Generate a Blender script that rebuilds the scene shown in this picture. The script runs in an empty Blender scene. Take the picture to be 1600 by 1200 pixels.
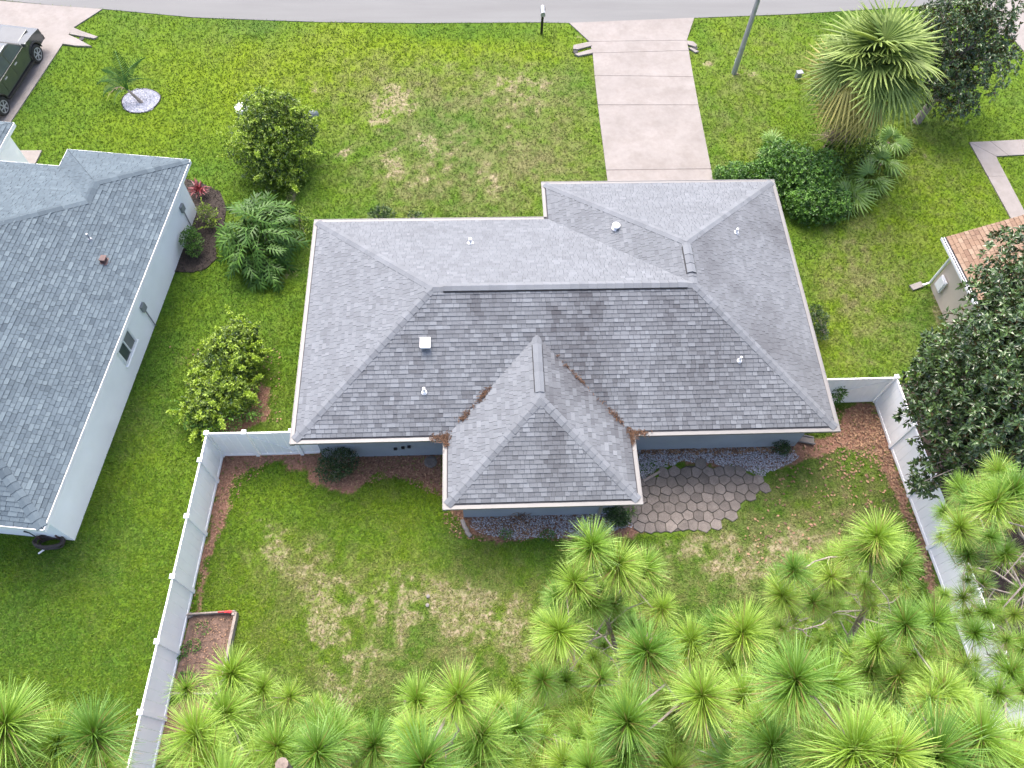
import bpy, math, random
import numpy as np
from mathutils import Vector, Matrix, Euler

SC = bpy.context.scene
COL = SC.collection
R = math.radians
rnd = random.Random(7)
rng = np.random.default_rng(11)

# ------------------------------------------------------------------ camera, world, sun, exposure
F_PX, PITCH, ROLL, CAM_H, YAW = 1213.74, R(61.18), R(2.924), 25.546, R(4.675)
cy, sy = math.cos(-YAW), math.sin(-YAW)
def _rot(v):
    return Vector((cy * v[0] - sy * v[1], sy * v[0] + cy * v[1], v[2]))
_fw = _rot((0, math.cos(PITCH), -math.sin(PITCH)))
_x0 = _rot((1, 0, 0))
_u0 = _rot((0, math.sin(PITCH), math.cos(PITCH)))
CAM_X = _x0 * math.cos(ROLL) + _u0 * math.sin(ROLL)
CAM_U = _u0 * math.cos(ROLL) - _x0 * math.sin(ROLL)
CAM_P = Vector((0, 0, CAM_H))
cam = bpy.data.cameras.new('camera')
cam.sensor_fit = 'HORIZONTAL'
cam.sensor_width = 36
cam.lens = F_PX / 1600 * 36
cam.clip_start = 0.1
cam.clip_end = 3000
camo = bpy.data.objects.new('camera', cam)
COL.objects.link(camo)
camo.matrix_world = Matrix((
    (CAM_X.x, CAM_U.x, -_fw.x, 0), (CAM_X.y, CAM_U.y, -_fw.y, 0),
    (CAM_X.z, CAM_U.z, -_fw.z, CAM_H), (0, 0, 0, 1)))
SC.camera = camo

SUN_EL, SUN_AZ = R(60), R(-14)        # azimuth measured from +y (away from the camera) towards +x
world = bpy.data.worlds.new('World')
SC.world = world
world.use_nodes = True
wn = world.node_tree
sky = wn.nodes.new('ShaderNodeTexSky')
sky.sky_type = 'NISHITA'
sky.sun_disc = False
sky.sun_elevation = SUN_EL
sky.sun_rotation = SUN_AZ
sky.air_density = 0.7
sky.dust_density = 5.0
sky.ozone_density = 1.0
wn.links.new(sky.outputs[0], wn.nodes['Background'].inputs[0])
wn.nodes['Background'].inputs[1].default_value = 0.15
sun = bpy.data.lights.new('sun', 'SUN')
sun.energy = 0.7
sun.angle = R(40)
sun.color = (1.0, 0.96, 0.9)
suno = bpy.data.objects.new('sun', sun)
COL.objects.link(suno)
_sd = Vector((math.sin(SUN_AZ) * math.cos(SUN_EL), math.cos(SUN_AZ) * math.cos(SUN_EL), math.sin(SUN_EL)))
suno.rotation_euler = _sd.to_track_quat('Z', 'Y').to_euler()
suno.location = _sd * 60
SC.view_settings.view_transform = 'Standard'
SC.view_settings.look = 'None'
SC.view_settings.gamma = 1
SC.view_settings.exposure = 1.9
SC.view_settings.use_curve_mapping = False
SC.cycles.max_bounces = 6
SC.cycles.diffuse_bounces = 3
SC.cycles.transparent_max_bounces = 8

# ------------------------------------------------------------------ coordinates: pixel of the 1600 x 1200 photograph <-> place
def ray(u, v):
    return (_fw * F_PX + CAM_X * (u - 800) - CAM_U * (v - 600)).normalized()
def at(u, v, z=0.0):
    d = ray(u, v)
    return CAM_P + d * ((z - CAM_H) / d.z)
def atd(u, v, dist):
    return CAM_P + ray(u, v) * dist
def proj_np(P):
    d = np.asarray(P, float) - np.array(CAM_P)
    fw = d @ np.array(_fw)
    return 800 + F_PX * (d @ np.array(CAM_X)) / fw, 600 - F_PX * (d @ np.array(CAM_U)) / fw
def gxy(pts, z=0.0):
    return [tuple(at(u, v, z)[:2]) for u, v in pts]

# ------------------------------------------------------------------ naming helpers
def tag(o, label, cat, group=None):
    o['label'] = label
    o['category'] = cat
    if group:
        o['group'] = group
    return o
def empty(name, loc, label, cat, group=None):
    o = bpy.data.objects.new(name, None)
    COL.objects.link(o)
    o.location = loc
    o.empty_display_size = 0.2
    return tag(o, label, cat, group)
def world_origin(o):
    v = Vector((0, 0, 0))
    while o:
        v += o.location
        o = o.parent
    return v
def link(o, parent=None, kind=None):
    COL.objects.link(o)
    if parent is not None:
        o.parent = parent
        o.location = Vector(o.location) - world_origin(parent)   # parents here only translate
    if kind:
        o['kind'] = kind
    return o

class MB:
    """collects polygons, then links them as ONE mesh object"""
    def __init__(s):
        s.v, s.f, s.t = [], [], []
    def poly(s, pts, tone=0.5):
        n = len(s.v)
        s.v += [tuple(p) for p in pts]
        s.f.append(tuple(range(n, n + len(pts))))
        s.t.append(tone)
    def add(s, verts, faces, tone=0.5):
        n = len(s.v)
        s.v += [tuple(p) for p in verts]
        s.f += [tuple(n + i for i in f) for f in faces]
        s.t += [tone] * len(faces)
    def box(s, c, size, rz=0.0, rot=None, tone=0.5):
        m = rot if rot is not None else Matrix.Rotation(rz, 3, 'Z')
        c = Vector(c)
        vs = [c + m @ Vector((sx * size[0] / 2, sy_ * size[1] / 2, sz * size[2] / 2)) for sz in (-1, 1) for sy_ in (-1, 1) for sx in (-1, 1)]
        s.add(vs, [(0, 2, 3, 1), (4, 5, 7, 6), (0, 1, 5, 4), (2, 6, 7, 3), (0, 4, 6, 2), (1, 3, 7, 5)], tone)
    def bar(s, p, q, w, h, tone=0.5, up=(0, 0, 1)):
        p, q = Vector(p), Vector(q)
        d = q - p
        x = d.normalized()
        y = Vector(up).cross(x)
        if y.length < 1e-4:
            y = Vector((0, 1, 0)).cross(x)
        y.normalize()
        z = x.cross(y)
        m = Matrix((x, y, z)).transposed()
        s.box((p + q) / 2, (d.length, w, h), rot=m, tone=tone)
    def prism(s, pts, z0, z1, tone=0.5, bottom=True):
        n = len(pts)
        a = sum(pts[i][0] * pts[(i + 1) % n][1] - pts[(i + 1) % n][0] * pts[i][1] for i in range(n))
        if a < 0:
            pts = pts[::-1]
        vs = [(p[0], p[1], z0) for p in pts] + [(p[0], p[1], z1) for p in pts]
        fs = [tuple(range(n, 2 * n))] + [(i, (i + 1) % n, n + (i + 1) % n, n + i) for i in range(n)]
        if bottom:
            fs.append(tuple(range(n - 1, -1, -1)))
        s.add(vs, fs, tone)
    def tube(s, path, radii, n=6, tone=0.5, cap=True):
        path = [Vector(p) for p in path]
        if not hasattr(radii, '__len__'):
            radii = [radii] * len(path)
        rings = []
        ref = Vector((0.13, 0.31, 0.94))
        for i, p in enumerate(path):
            d = (path[min(i + 1, len(path) - 1)] - path[max(i - 1, 0)]).normalized()
            a = d.cross(ref)
            if a.length < 0.05:
                a = d.cross(Vector((1, 0, 0)))
            a.normalize()
            b = d.cross(a)
            rings.append([p + (a * math.cos(2 * math.pi * k / n) + b * math.sin(2 * math.pi * k / n)) * radii[i] for k in range(n)])
        vs = [v for r in rings for v in r]
        fs = []
        for i in range(len(path) - 1):
            for k in range(n):
                fs.append((i * n + k, (i + 1) * n + k, (i + 1) * n + (k + 1) % n, i * n + (k + 1) % n))
        if cap:
            fs.append(tuple(range(n)))
            fs.append(tuple(range((len(path) - 1) * n + n - 1, (len(path) - 1) * n - 1, -1)))
        s.add(vs, fs, tone)
    def lathe(s, c, prof, n=16, axis=(0, 0, 1), tone=0.5):
        c = Vector(c)
        q = Vector((0, 0, 1)).rotation_difference(Vector(axis))
        vs = []
        for r, z in prof:
            for k in range(n):
                vs.append(c + q @ Vector((r * math.cos(2 * math.pi * k / n), r * math.sin(2 * math.pi * k / n), z)))
        fs = []
        for i in range(len(prof) - 1):
            for k in range(n):
                fs.append((i * n + k, i * n + (k + 1) % n, (i + 1) * n + (k + 1) % n, (i + 1) * n + k))
        fs.append(tuple(range(n - 1, -1, -1)))
        fs.append(tuple(range((len(prof) - 1) * n, len(prof) * n)))
        s.add(vs, fs, tone)
    def build(s, name, m, parent=None, kind=None, bevel=0.0, smooth=False):
        me = bpy.data.meshes.new(name)
        me.from_pydata(s.v, [], s.f)
        at_ = me.attributes.new('tone', 'FLOAT', 'FACE')
        at_.data.foreach_set('value', s.t)
        me.materials.append(m)
        if smooth:
            me.polygons.foreach_set('use_smooth', [True] * len(me.polygons))
        o = bpy.data.objects.new(name, me)
        if bevel:
            b = o.modifiers.new('bevel', 'BEVEL')
            b.width = bevel
            b.segments = 2
            b.limit_method = 'ANGLE'
        return link(o, parent, kind)

def tri_mesh(name, V, T, m, parent=None, kind=None, attrs=None, smooth=False, loc=None):
    """numpy vertices and triangles -> one object; attrs {name: (domain, values)}"""
    me = bpy.data.meshes.new(name)
    V = np.ascontiguousarray(V, np.float32)
    T = np.ascontiguousarray(T, np.int32)
    me.vertices.add(len(V))
    me.vertices.foreach_set('co', V.ravel())
    me.loops.add(T.size)
    me.loops.foreach_set('vertex_index', T.ravel())
    me.polygons.add(len(T))
    me.polygons.foreach_set('loop_start', np.arange(0, T.size, T.shape[1], dtype=np.int32))
    me.polygons.foreach_set('loop_total', np.full(len(T), T.shape[1], np.int32))
    for k, (dom, val) in (attrs or {}).items():
        a = me.attributes.new(k, 'FLOAT', dom)
        a.data.foreach_set('value', np.ascontiguousarray(val, np.float32))
    me.polygons.foreach_set('use_smooth', np.full(len(T), smooth, bool))
    me.update(calc_edges=True)
    if m:
        me.materials.append(m)
    o = bpy.data.objects.new(name, me)
    if loc is not None:
        o.location = loc
    return link(o, parent, kind)

# ------------------------------------------------------------------ value noise (numpy)
_lat = rng.random((256, 256))
def vnoise(x, y, s, seed=0):
    x = np.asarray(x) / s + 37.3 * seed + 100
    y = np.asarray(y) / s + 91.7 * seed + 100
    xi, yi = np.floor(x).astype(int), np.floor(y).astype(int)
    fx, fy = x - xi, y - yi
    fx, fy = fx * fx * (3 - 2 * fx), fy * fy * (3 - 2 * fy)
    g = lambda i, j: _lat[i % 256, j % 256]
    return (g(xi, yi) * (1 - fx) + g(xi + 1, yi) * fx) * (1 - fy) + (g(xi, yi + 1) * (1 - fx) + g(xi + 1, yi + 1) * fx) * fy
def fbm(x, y, s, seed=0, oct=4):
    t, a, n = 0, 1, 0
    for i in range(oct):
        t = t + a * vnoise(x, y, s / 2 ** i, seed + i * 3)
        n += a
        a *= 0.55
    return t / n
def inside(poly, x, y):
    x, y = np.asarray(x), np.asarray(y)
    c = np.zeros(x.shape, bool)
    n = len(poly)
    for i in range(n):
        x0, y0 = poly[i][:2]
        x1, y1 = poly[(i + 1) % n][:2]
        if y0 == y1:
            continue
        k = ((y0 > y) != (y1 > y)) & (x < (x1 - x0) * (y - y0) / (y1 - y0) + x0)
        c ^= k
    return c
def sstep(a, b, x):
    t = np.clip((x - a) / (b - a), 0, 1)
    return t * t * (3 - 2 * t)

# ------------------------------------------------------------------ materials
def nodes(name):
    m = bpy.data.materials.new(name)
    m.use_nodes = True
    nt = m.node_tree
    b = nt.nodes['Principled BSDF']
    return m, nt, b
def nd(nt, t, **kw):
    n = nt.nodes.new(t)
    for k, v in kw.items():
        setattr(n, k, v)
    return n
def val_noise(nt, scale, detail=3.0, rough=0.55, coord=None, stretch=None):
    g = coord or nd(nt, 'ShaderNodeNewGeometry').outputs['Position']
    if stretch:
        mp = nd(nt, 'ShaderNodeMapping')
        mp.inputs['Scale'].default_value = stretch
        nt.links.new(g, mp.inputs[0])
        g = mp.outputs[0]
    n = nd(nt, 'ShaderNodeTexNoise')
    n.inputs['Scale'].default_value = scale
    n.inputs['Detail'].default_value = detail
    n.inputs['Roughness'].default_value = rough
    nt.links.new(g, n.inputs['Vector'])
    return n.outputs['Fac']
def ramp(nt, fac, stops):
    r = nd(nt, 'ShaderNodeValToRGB')
    e = r.color_ramp.elements
    while len(e) < len(stops):
        e.new(0.5)
    for i, (p, c) in enumerate(stops):
        e[i].position = p
        e[i].color = (*c, 1)
    nt.links.new(fac, r.inputs[0])
    return r.outputs[0]
def mix(nt, fac, a, b, mode='MIX'):
    n = nd(nt, 'ShaderNodeMix', data_type='RGBA', blend_type=mode)
    for i, s in ((0, fac), (6, a), (7, b)):
        if isinstance(s, (int, float)):
            n.inputs[i].default_value = s
        elif isinstance(s, tuple):
            n.inputs[i].default_value = (*s, 1)
        else:
            nt.links.new(s, n.inputs[i])
    return n.outputs[2]
def maths(nt, op, a, b=None, clamp=False):
    n = nd(nt, 'ShaderNodeMath', operation=op, use_clamp=clamp)
    for i, s in enumerate((a, b)):
        if s is None:
            continue
        if isinstance(s, (int, float)):
            n.inputs[i].default_value = s
        else:
            nt.links.new(s, n.inputs[i])
    return n.outputs[0]
def attr(nt, name):
    return nd(nt, 'ShaderNodeAttribute', attribute_name=name).outputs['Fac']
def bump(nt, b, h, strength=0.3, dist=0.02):
    n = nd(nt, 'ShaderNodeBump')
    n.inputs['Strength'].default_value = strength
    n.inputs['Distance'].default_value = dist
    nt.links.new(h, n.inputs['Height'])
    nt.links.new(n.outputs[0], b.inputs['Normal'])
def M(name, col, rough=0.6, var=0.15, scale=6.0, fine=0.0, bmp=0.0, bscale=40.0, metal=0.0, spec=0.5, tone=0.0):
    """painted / mineral surface: two-scale tone variation, optional grain bump, optional per-piece tone"""
    m, nt, b = nodes(name)
    c = ramp(nt, val_noise(nt, scale), [(0.3, tuple(x * (1 - var) for x in col)), (0.7, tuple(min(1, x * (1 + var)) for x in col))])
    if fine:
        c = mix(nt, fine, c, ramp(nt, val_noise(nt, bscale, 2), [(0.3, (0.25,) * 3), (0.7, (1.0,) * 3)]), 'MULTIPLY')
    if tone:
        c = mix(nt, 1.0, c, ramp(nt, attr(nt, 'tone'), [(0.0, (1 - tone,) * 3), (1.0, (1.0,) * 3)]), 'MULTIPLY')
    nt.links.new(c, b.inputs['Base Color'])
    b.inputs['Roughness'].default_value = rough
    b.inputs['Metallic'].default_value = metal
    b.inputs['Specular IOR Level'].default_value = spec
    if bmp:
        bump(nt, b, val_noise(nt, bscale, 3), bmp)
    return m
def leaf_mat(name, lo, hi, rough=0.45, trans=0.3, back=None, spec=0.5, objrand=0.0):
    m, nt, b = nodes(name)
    c = ramp(nt, attr(nt, 'tone'), [(0.0, lo), (1.0, hi)])
    if objrand:
        oi = nd(nt, 'ShaderNodeObjectInfo').outputs['Random']
        c = mix(nt, 1.0, c, ramp(nt, oi, [(0.0, (1 - objrand, 1 - objrand * 0.8, 1 - objrand)), (1.0, (1, 1, 1))]), 'MULTIPLY')
    if back:
        c = mix(nt, nd(nt, 'ShaderNodeNewGeometry').outputs['Backfacing'], c, back)
    nt.links.new(c, b.inputs['Base Color'])
    b.inputs['Roughness'].default_value = rough
    b.inputs['Specular IOR Level'].default_value = spec
    if trans:
        t = nd(nt, 'ShaderNodeBsdfTranslucent')
        nt.links.new(mix(nt, 1.0, c, (1.0, 1.0, 0.55), 'MULTIPLY'), t.inputs[0])
        ms = nd(nt, 'ShaderNodeMixShader')
        ms.inputs[0].default_value = trans
        nt.links.new(b.outputs[0], ms.inputs[1])
        nt.links.new(t.outputs[0], ms.inputs[2])
        nt.links.new(ms.outputs[0], nt.nodes['Material Output'].inputs[0])
    return m

def ground_material():
    m, nt, b = nodes('lawn_and_soil')
    n1 = val_noise(nt, 2.2, 5, 0.65)
    n2 = val_noise(nt, 16.0, 4, 0.7)
    green = ramp(nt, attr(nt, 'lush_shade'), [(0.0, (0.035, 0.079, 0.012)), (0.45, (0.064, 0.134, 0.014)), (0.75, (0.105, 0.175, 0.011)), (1.0, (0.140, 0.205, 0.009))])
    green = mix(nt, 0.85, green, ramp(nt, n2, [(0.3, (0.68, 0.70, 0.62)), (0.7, (1.12, 1.10, 1.0))]), 'MULTIPLY')
    dry = ramp(nt, n2, [(0.3, (0.080, 0.090, 0.030)), (0.7, (0.205, 0.195, 0.088))])
    sand = ramp(nt, n1, [(0.3, (0.22, 0.175, 0.112)), (0.7, (0.38, 0.315, 0.22))])
    sand = mix(nt, 0.6, sand, ramp(nt, n2, [(0.35, (0.45, 0.42, 0.36)), (0.6, (1, 1, 1))]), 'MULTIPLY')
    mul = ramp(nt, n2, [(0.3, (0.105, 0.052, 0.036)), (0.55, (0.225, 0.125, 0.088)), (0.75, (0.36, 0.23, 0.165))])
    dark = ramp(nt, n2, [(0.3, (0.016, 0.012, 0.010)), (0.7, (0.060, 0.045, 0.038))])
    c = mix(nt, attr(nt, 'dry'), green, dry)
    n3 = val_noise(nt, 4.5, 7, 0.78)
    bf = maths(nt, 'ADD', maths(nt, 'MULTIPLY', attr(nt, 'bare'), 2.2), maths(nt, 'MULTIPLY', n3, 5.0))
    bf = maths(nt, 'SUBTRACT', bf, 3.42, True)
    c = mix(nt, bf, c, sand)
    c = mix(nt, attr(nt, 'mulch'), c, mul)
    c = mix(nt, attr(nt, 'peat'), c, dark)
    nt.links.new(c, b.inputs['Base Color'])
    b.inputs['Roughness'].default_value = 0.9
    b.inputs['Specular IOR Level'].default_value = 0.15
    bump(nt, b, n2, 0.6, 0.05)
    return m
def grass_material():
    m, nt, b = nodes('grass_blades')
    green = ramp(nt, attr(nt, 'lush_shade'), [(0.0, (0.042, 0.095, 0.015)), (0.45, (0.076, 0.160, 0.016)), (0.75, (0.125, 0.208, 0.013)), (1.0, (0.165, 0.245, 0.011))])
    c = mix(nt, attr(nt, 'dry'), green, (0.205, 0.198, 0.085))
    c = mix(nt, 1.0, c, ramp(nt, attr(nt, 'tone'), [(0.0, (0.74, 0.76, 0.7)), (1.0, (1.14, 1.12, 1.0))]), 'MULTIPLY')
    nt.links.new(c, b.inputs['Base Color'])
    b.inputs['Roughness'].default_value = 0.6
    b.inputs['Specular IOR Level'].default_value = 0.2
    return m
def shingle_material(name, dark, mid, light, stain_shade):
    m, nt, b = nodes(name)
    c = ramp(nt, attr(nt, 'tone'), [(0.0, dark), (0.45, mid), (1.0, light)])
    c = mix(nt, attr(nt, 'stain_shade'), c, stain_shade)  # weather stain on the tops, painted shade on the edge faces
    c = mix(nt, 0.55, c, ramp(nt, val_noise(nt, 90.0, 2, 0.7), [(0.3, (0.55,) * 3), (0.7, (1.1,) * 3)]), 'MULTIPLY')
    c = mix(nt, 0.4, c, ramp(nt, val_noise(nt, 0.9, 4, 0.6), [(0.3, (0.72,) * 3), (0.7, (1.08,) * 3)]), 'MULTIPLY')
    nt.links.new(c, b.inputs['Base Color'])
    b.inputs['Roughness'].default_value = 0.85
    b.inputs['Specular IOR Level'].default_value = 0.35
    bump(nt, b, val_noise(nt, 120.0, 2), 0.3, 0.01)
    return m
def concrete_material():
    m, nt, b = nodes('pale_concrete')
    c = ramp(nt, val_noise(nt, 0.7, 5, 0.6), [(0.3, (0.201, 0.183, 0.171)), (0.7, (0.251, 0.231, 0.217))])
    c = mix(nt, 0.5, c, ramp(nt, val_noise(nt, 1.3, 6, 0.75), [(0.38, (0.80, 0.77, 0.74)), (0.55, (1, 1, 1))]), 'MULTIPLY')
    c = mix(nt, 0.35, c, ramp(nt, val_noise(nt, 5.0, 4, 0.7), [(0.35, (0.8, 0.78, 0.76)), (0.6, (1, 1, 1))]), 'MULTIPLY')
    # hairline cracks: thin bands of a warped cell pattern, only here and there
    vo = nd(nt, 'ShaderNodeTexVoronoi', feature='DISTANCE_TO_EDGE')
    vo.inputs['Scale'].default_value = 0.28
    g = nd(nt, 'ShaderNodeNewGeometry').outputs['Position']
    wv = nd(nt, 'ShaderNodeTexNoise')
    wv.inputs['Scale'].default_value = 1.6
    nt.links.new(g, wv.inputs['Vector'])
    vm = nd(nt, 'ShaderNodeVectorMath', operation='MULTIPLY_ADD')
    vm.inputs[1].default_value = (0.7, 0.7, 0.0)
    nt.links.new(wv.outputs['Color'], vm.inputs[0])
    nt.links.new(g, vm.inputs[2])
    nt.links.new(vm.outputs[0], vo.inputs['Vector'])
    crack = maths(nt, 'LESS_THAN', vo.outputs['Distance'], 0.0035)
    crack = maths(nt, 'MULTIPLY', crack, maths(nt, 'GREATER_THAN', val_noise(nt, 0.35, 1), 0.5))
    c = mix(nt, maths(nt, 'MULTIPLY', crack, 0.22), c, (0.2, 0.16, 0.14))
    nt.links.new(c, b.inputs['Base Color'])
    b.inputs['Roughness'].default_value = 0.85
    bump(nt, b, val_noise(nt, 60.0, 3), 0.15, 0.01)
    return m
def asphalt_material():
    m, nt, b = nodes('worn_asphalt')
    c = ramp(nt, val_noise(nt, 0.5, 5, 0.6, stretch=(0.25, 2.2, 1)), [(0.3, (0.132, 0.134, 0.134)), (0.7, (0.164, 0.168, 0.167))])
    c = mix(nt, 0.4, c, ramp(nt, val_noise(nt, 70.0, 2, 0.8), [(0.3, (0.6,) * 3), (0.7, (1.05,) * 3)]), 'MULTIPLY')
    nt.links.new(c, b.inputs['Base Color'])
    b.inputs['Roughness'].default_value = 0.85
    return m
def needle_material():
    m, nt, b = nodes('pine_needles')
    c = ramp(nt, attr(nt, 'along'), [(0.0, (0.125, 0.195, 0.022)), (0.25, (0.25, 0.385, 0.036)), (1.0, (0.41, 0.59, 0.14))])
    oi = nd(nt, 'ShaderNodeObjectInfo').outputs['Random']
    c = mix(nt, 1.0, c, ramp(nt, oi, [(0.0, (0.46, 0.62, 0.62)), (0.3, (0.74, 0.86, 0.80)), (0.65, (0.98, 1.0, 0.9)), (1.0, (1.06, 1.04, 0.95))]), 'MULTIPLY')
    c = mix(nt, attr(nt, 'tone'), c, (0.30, 0.24, 0.08))
    nt.links.new(c, b.inputs['Base Color'])
    b.inputs['Roughness'].default_value = 0.42
    t = nd(nt, 'ShaderNodeBsdfTranslucent')
    nt.links.new(c, t.inputs[0])
    ms = nd(nt, 'ShaderNodeMixShader')
    ms.inputs[0].default_value = 0.35
    nt.links.new(b.outputs[0], ms.inputs[1])
    nt.links.new(t.outputs[0], ms.inputs[2])
    nt.links.new(ms.outputs[0], nt.nodes['Material Output'].inputs[0])
    return m

MT = dict(
    ground=ground_material(), grass=grass_material(), concrete=concrete_material(), asphalt=asphalt_material(),
    shingle=shingle_material('weathered_shingle', (0.098, 0.105, 0.118), (0.148, 0.160, 0.177), (0.217, 0.236, 0.259), (0.059, 0.059, 0.067)),
    shingle_blue=shingle_material('blue_grey_shingle', (0.056, 0.079, 0.098), (0.090, 0.122, 0.146), (0.141, 0.184, 0.208), (0.029, 0.036, 0.044)),
    shingle_red=shingle_material('terracotta_shingle', (0.186, 0.115, 0.079), (0.258, 0.169, 0.114), (0.309, 0.223, 0.158), (0.112, 0.072, 0.056)),
    deck=M('roof_felt', (0.05, 0.05, 0.055), 0.9),
    vent_dark=M('vent_black', (0.012, 0.012, 0.014), 0.7),
    white=M('white_paint', (0.74, 0.75, 0.76), 0.45, 0.05, 1.5),
    trim=M('cream_gutter', (0.165, 0.162, 0.16), 0.45, 0.07, 2.0),
    vinyl=M('white_vinyl', (0.90, 0.90, 0.89), 0.38, 0.035, 1.2),
    stucco=M('white_stucco', (0.89, 0.89, 0.89), 0.8, 0.04, 1.0, bmp=0.15, bscale=90),
    wall=M('blue_grey_stucco', (0.245, 0.27, 0.30), 0.8, 0.08, 1.2, bmp=0.15, bscale=90),
    tan=M('tan_stucco', (0.56, 0.48, 0.395), 0.8, 0.05, 1.2, bmp=0.15, bscale=90),
    glass=M('window_glass', (0.07, 0.085, 0.09), 0.06, 0.2, 1.0),
    screen=M('window_screen', (0.17, 0.18, 0.18), 0.7, 0.1, 3.0),
    stone=M('flagstone', (0.205, 0.178, 0.160), 0.85, 0.18, 4.0, fine=0.5, bmp=0.4, bscale=35, tone=0.42),
    joint=M('patio_joint', (0.055, 0.05, 0.04), 0.95, 0.3, 8.0),
    gravel=M('grey_gravel', (0.50, 0.495, 0.53), 0.8, 0.15, 9.0, tone=0.75),
    gravel_white=M('pale_gravel', (0.50, 0.515, 0.58), 0.8, 0.12, 9.0, tone=0.55),
    peat=M('dark_mulch', (0.045, 0.034, 0.028), 0.95, 0.35, 14.0, bmp=0.5, bscale=30, tone=0.5),
    bark=M('pine_bark', (0.17, 0.135, 0.115), 0.9, 0.35, 12.0, bmp=0.6, bscale=25),
    twig=M('grey_twig', (0.26, 0.22, 0.19), 0.85, 0.25, 10.0),
    palm_bark=M('palm_bark', (0.22, 0.165, 0.115), 0.9, 0.3, 9.0, bmp=0.5, bscale=20),
    timber=M('weathered_timber', (0.29, 0.245, 0.21), 0.85, 0.2, 5.0, fine=0.4, bmp=0.3),
    soil=M('garden_soil', (0.155, 0.10, 0.075), 0.95, 0.35, 7.0, fine=0.5, bmp=0.6, bscale=22),
    steel=M('galvanised_steel', (0.34, 0.35, 0.37), 0.45, 0.1, 4.0, metal=0.4),
    alloy=M('wheel_alloy', (0.30, 0.31, 0.32), 0.35, 0.1, 4.0),
    black=M('black_paint', (0.014, 0.014, 0.016), 0.4, 0.2, 6.0),
    rubber=M('tyre_rubber', (0.018, 0.018, 0.018), 0.8, 0.2, 8.0),
    paint=M('grey_green_car_paint', (0.115, 0.122, 0.124), 0.16, 0.06, 2.0, spec=0.9, metal=0.55),
    plastic=M('grey_plastic', (0.22, 0.23, 0.24), 0.5, 0.1, 4.0),
    pvc=M('white_pvc', (0.82, 0.82, 0.82), 0.4, 0.04, 3.0),
    lid_green=M('green_grey_lid', (0.10, 0.125, 0.13), 0.4, 0.2, 6.0),
    rust=M('rust_brown_metal', (0.085, 0.045, 0.042), 0.6, 0.2, 8.0),
    red=M('red_plastic', (0.55, 0.045, 0.05), 0.45, 0.1, 6.0),
    hose=M('dark_brown_hose', (0.045, 0.032, 0.028), 0.6, 0.3, 9.0),
    needle=needle_material(),
    straw=leaf_mat('pine_straw', (0.050, 0.027, 0.017), (0.15, 0.082, 0.047), 0.85, 0.0),
    litter=leaf_mat('dry_leaves', (0.085, 0.045, 0.028), (0.34, 0.20, 0.115), 0.7, 0.0),
    timber_bits=leaf_mat('wood_bits', (0.03, 0.02, 0.015), (0.10, 0.065, 0.05), 0.9, 0.0),
    magnolia=leaf_mat('magnolia_leaf', (0.020, 0.044, 0.014), (0.085, 0.150, 0.040), 0.24, 0.06, back=(0.12, 0.085, 0.04), spec=0.6),
    bushleaf=leaf_mat('bush_leaf', (0.024, 0.060, 0.009), (0.30, 0.43, 0.034), 0.42, 0.2),
    hedge=leaf_mat('hedge_leaf', (0.024, 0.080, 0.012), (0.14, 0.30, 0.035), 0.42, 0.2),
    darkleaf=leaf_mat('dark_bush_leaf', (0.012, 0.034, 0.010), (0.055, 0.110, 0.022), 0.35, 0.12),
    philo=leaf_mat('cut_leaf', (0.010, 0.040, 0.006), (0.120, 0.245, 0.034), 0.5, 0.12, objrand=0.6, spec=.3),
    croton=leaf_mat('red_leaf', (0.06, 0.012, 0.014), (0.24, 0.04, 0.05), 0.4, 0.15),
    fan=leaf_mat('fan_frond', (0.065, 0.125, 0.022), (0.34, 0.43, 0.12), 0.5, 0.25, objrand=0.25, spec=.3),
    fan_old=leaf_mat('yellowed_fan_frond', (0.18, 0.18, 0.035), (0.56, 0.48, 0.14), 0.55, 0.2, objrand=0.25),
    fan_dead=leaf_mat('dead_fan_frond', (0.13, 0.085, 0.05), (0.36, 0.27, 0.17), 0.7, 0.1),
    fan_low=leaf_mat('low_fan_frond', (0.045, 0.115, 0.018), (0.22, 0.36, 0.06), 0.4, 0.2, objrand=0.25),
    feather=leaf_mat('feather_frond', (0.016, 0.052, 0.010), (0.060, 0.145, 0.024), 0.55, 0.1, spec=0.2),
)

# ------------------------------------------------------------------ GROUND AND ITS SHEETS
# house eave rectangle, in place coordinates
HX, HY, HL, HD, HG, HA, HB, HQ, HE, HS = -6.19, 10.64, 18.03, 9.28, 1.79, 4.94, 11.15, 2.355, 2.45, 0.4287
HOUSE_OUT = [(HX, HY), (HX + HA, HY), (HX + HA, HY - HQ), (HX + HB, HY - HQ), (HX + HB, HY), (HX + HL, HY), (HX + HL, HY + HD + HG), (HX + HL - HD, HY + HD + HG), (HX + HL - HD, HY + HD), (HX, HY + HD)]
def offset_poly(poly, d):
    """inward offset (counter-clockwise polygon)"""
    out, n = [], len(poly)
    for i in range(n):
        p0, p1, p2 = Vector(poly[i - 1]), Vector(poly[i]), Vector(poly[(i + 1) % n])
        e0, e1 = (p1 - p0).normalized(), (p2 - p1).normalized()
        n0, n1 = Vector((-e0.y, e0.x)), Vector((-e1.y, e1.x))
        k = 1 + n0.dot(n1)
        out.append(tuple(p1 + (n0 + n1) * (d / k)))
    return out
HOUSE_WALL = offset_poly(HOUSE_OUT, 0.55)

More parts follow.
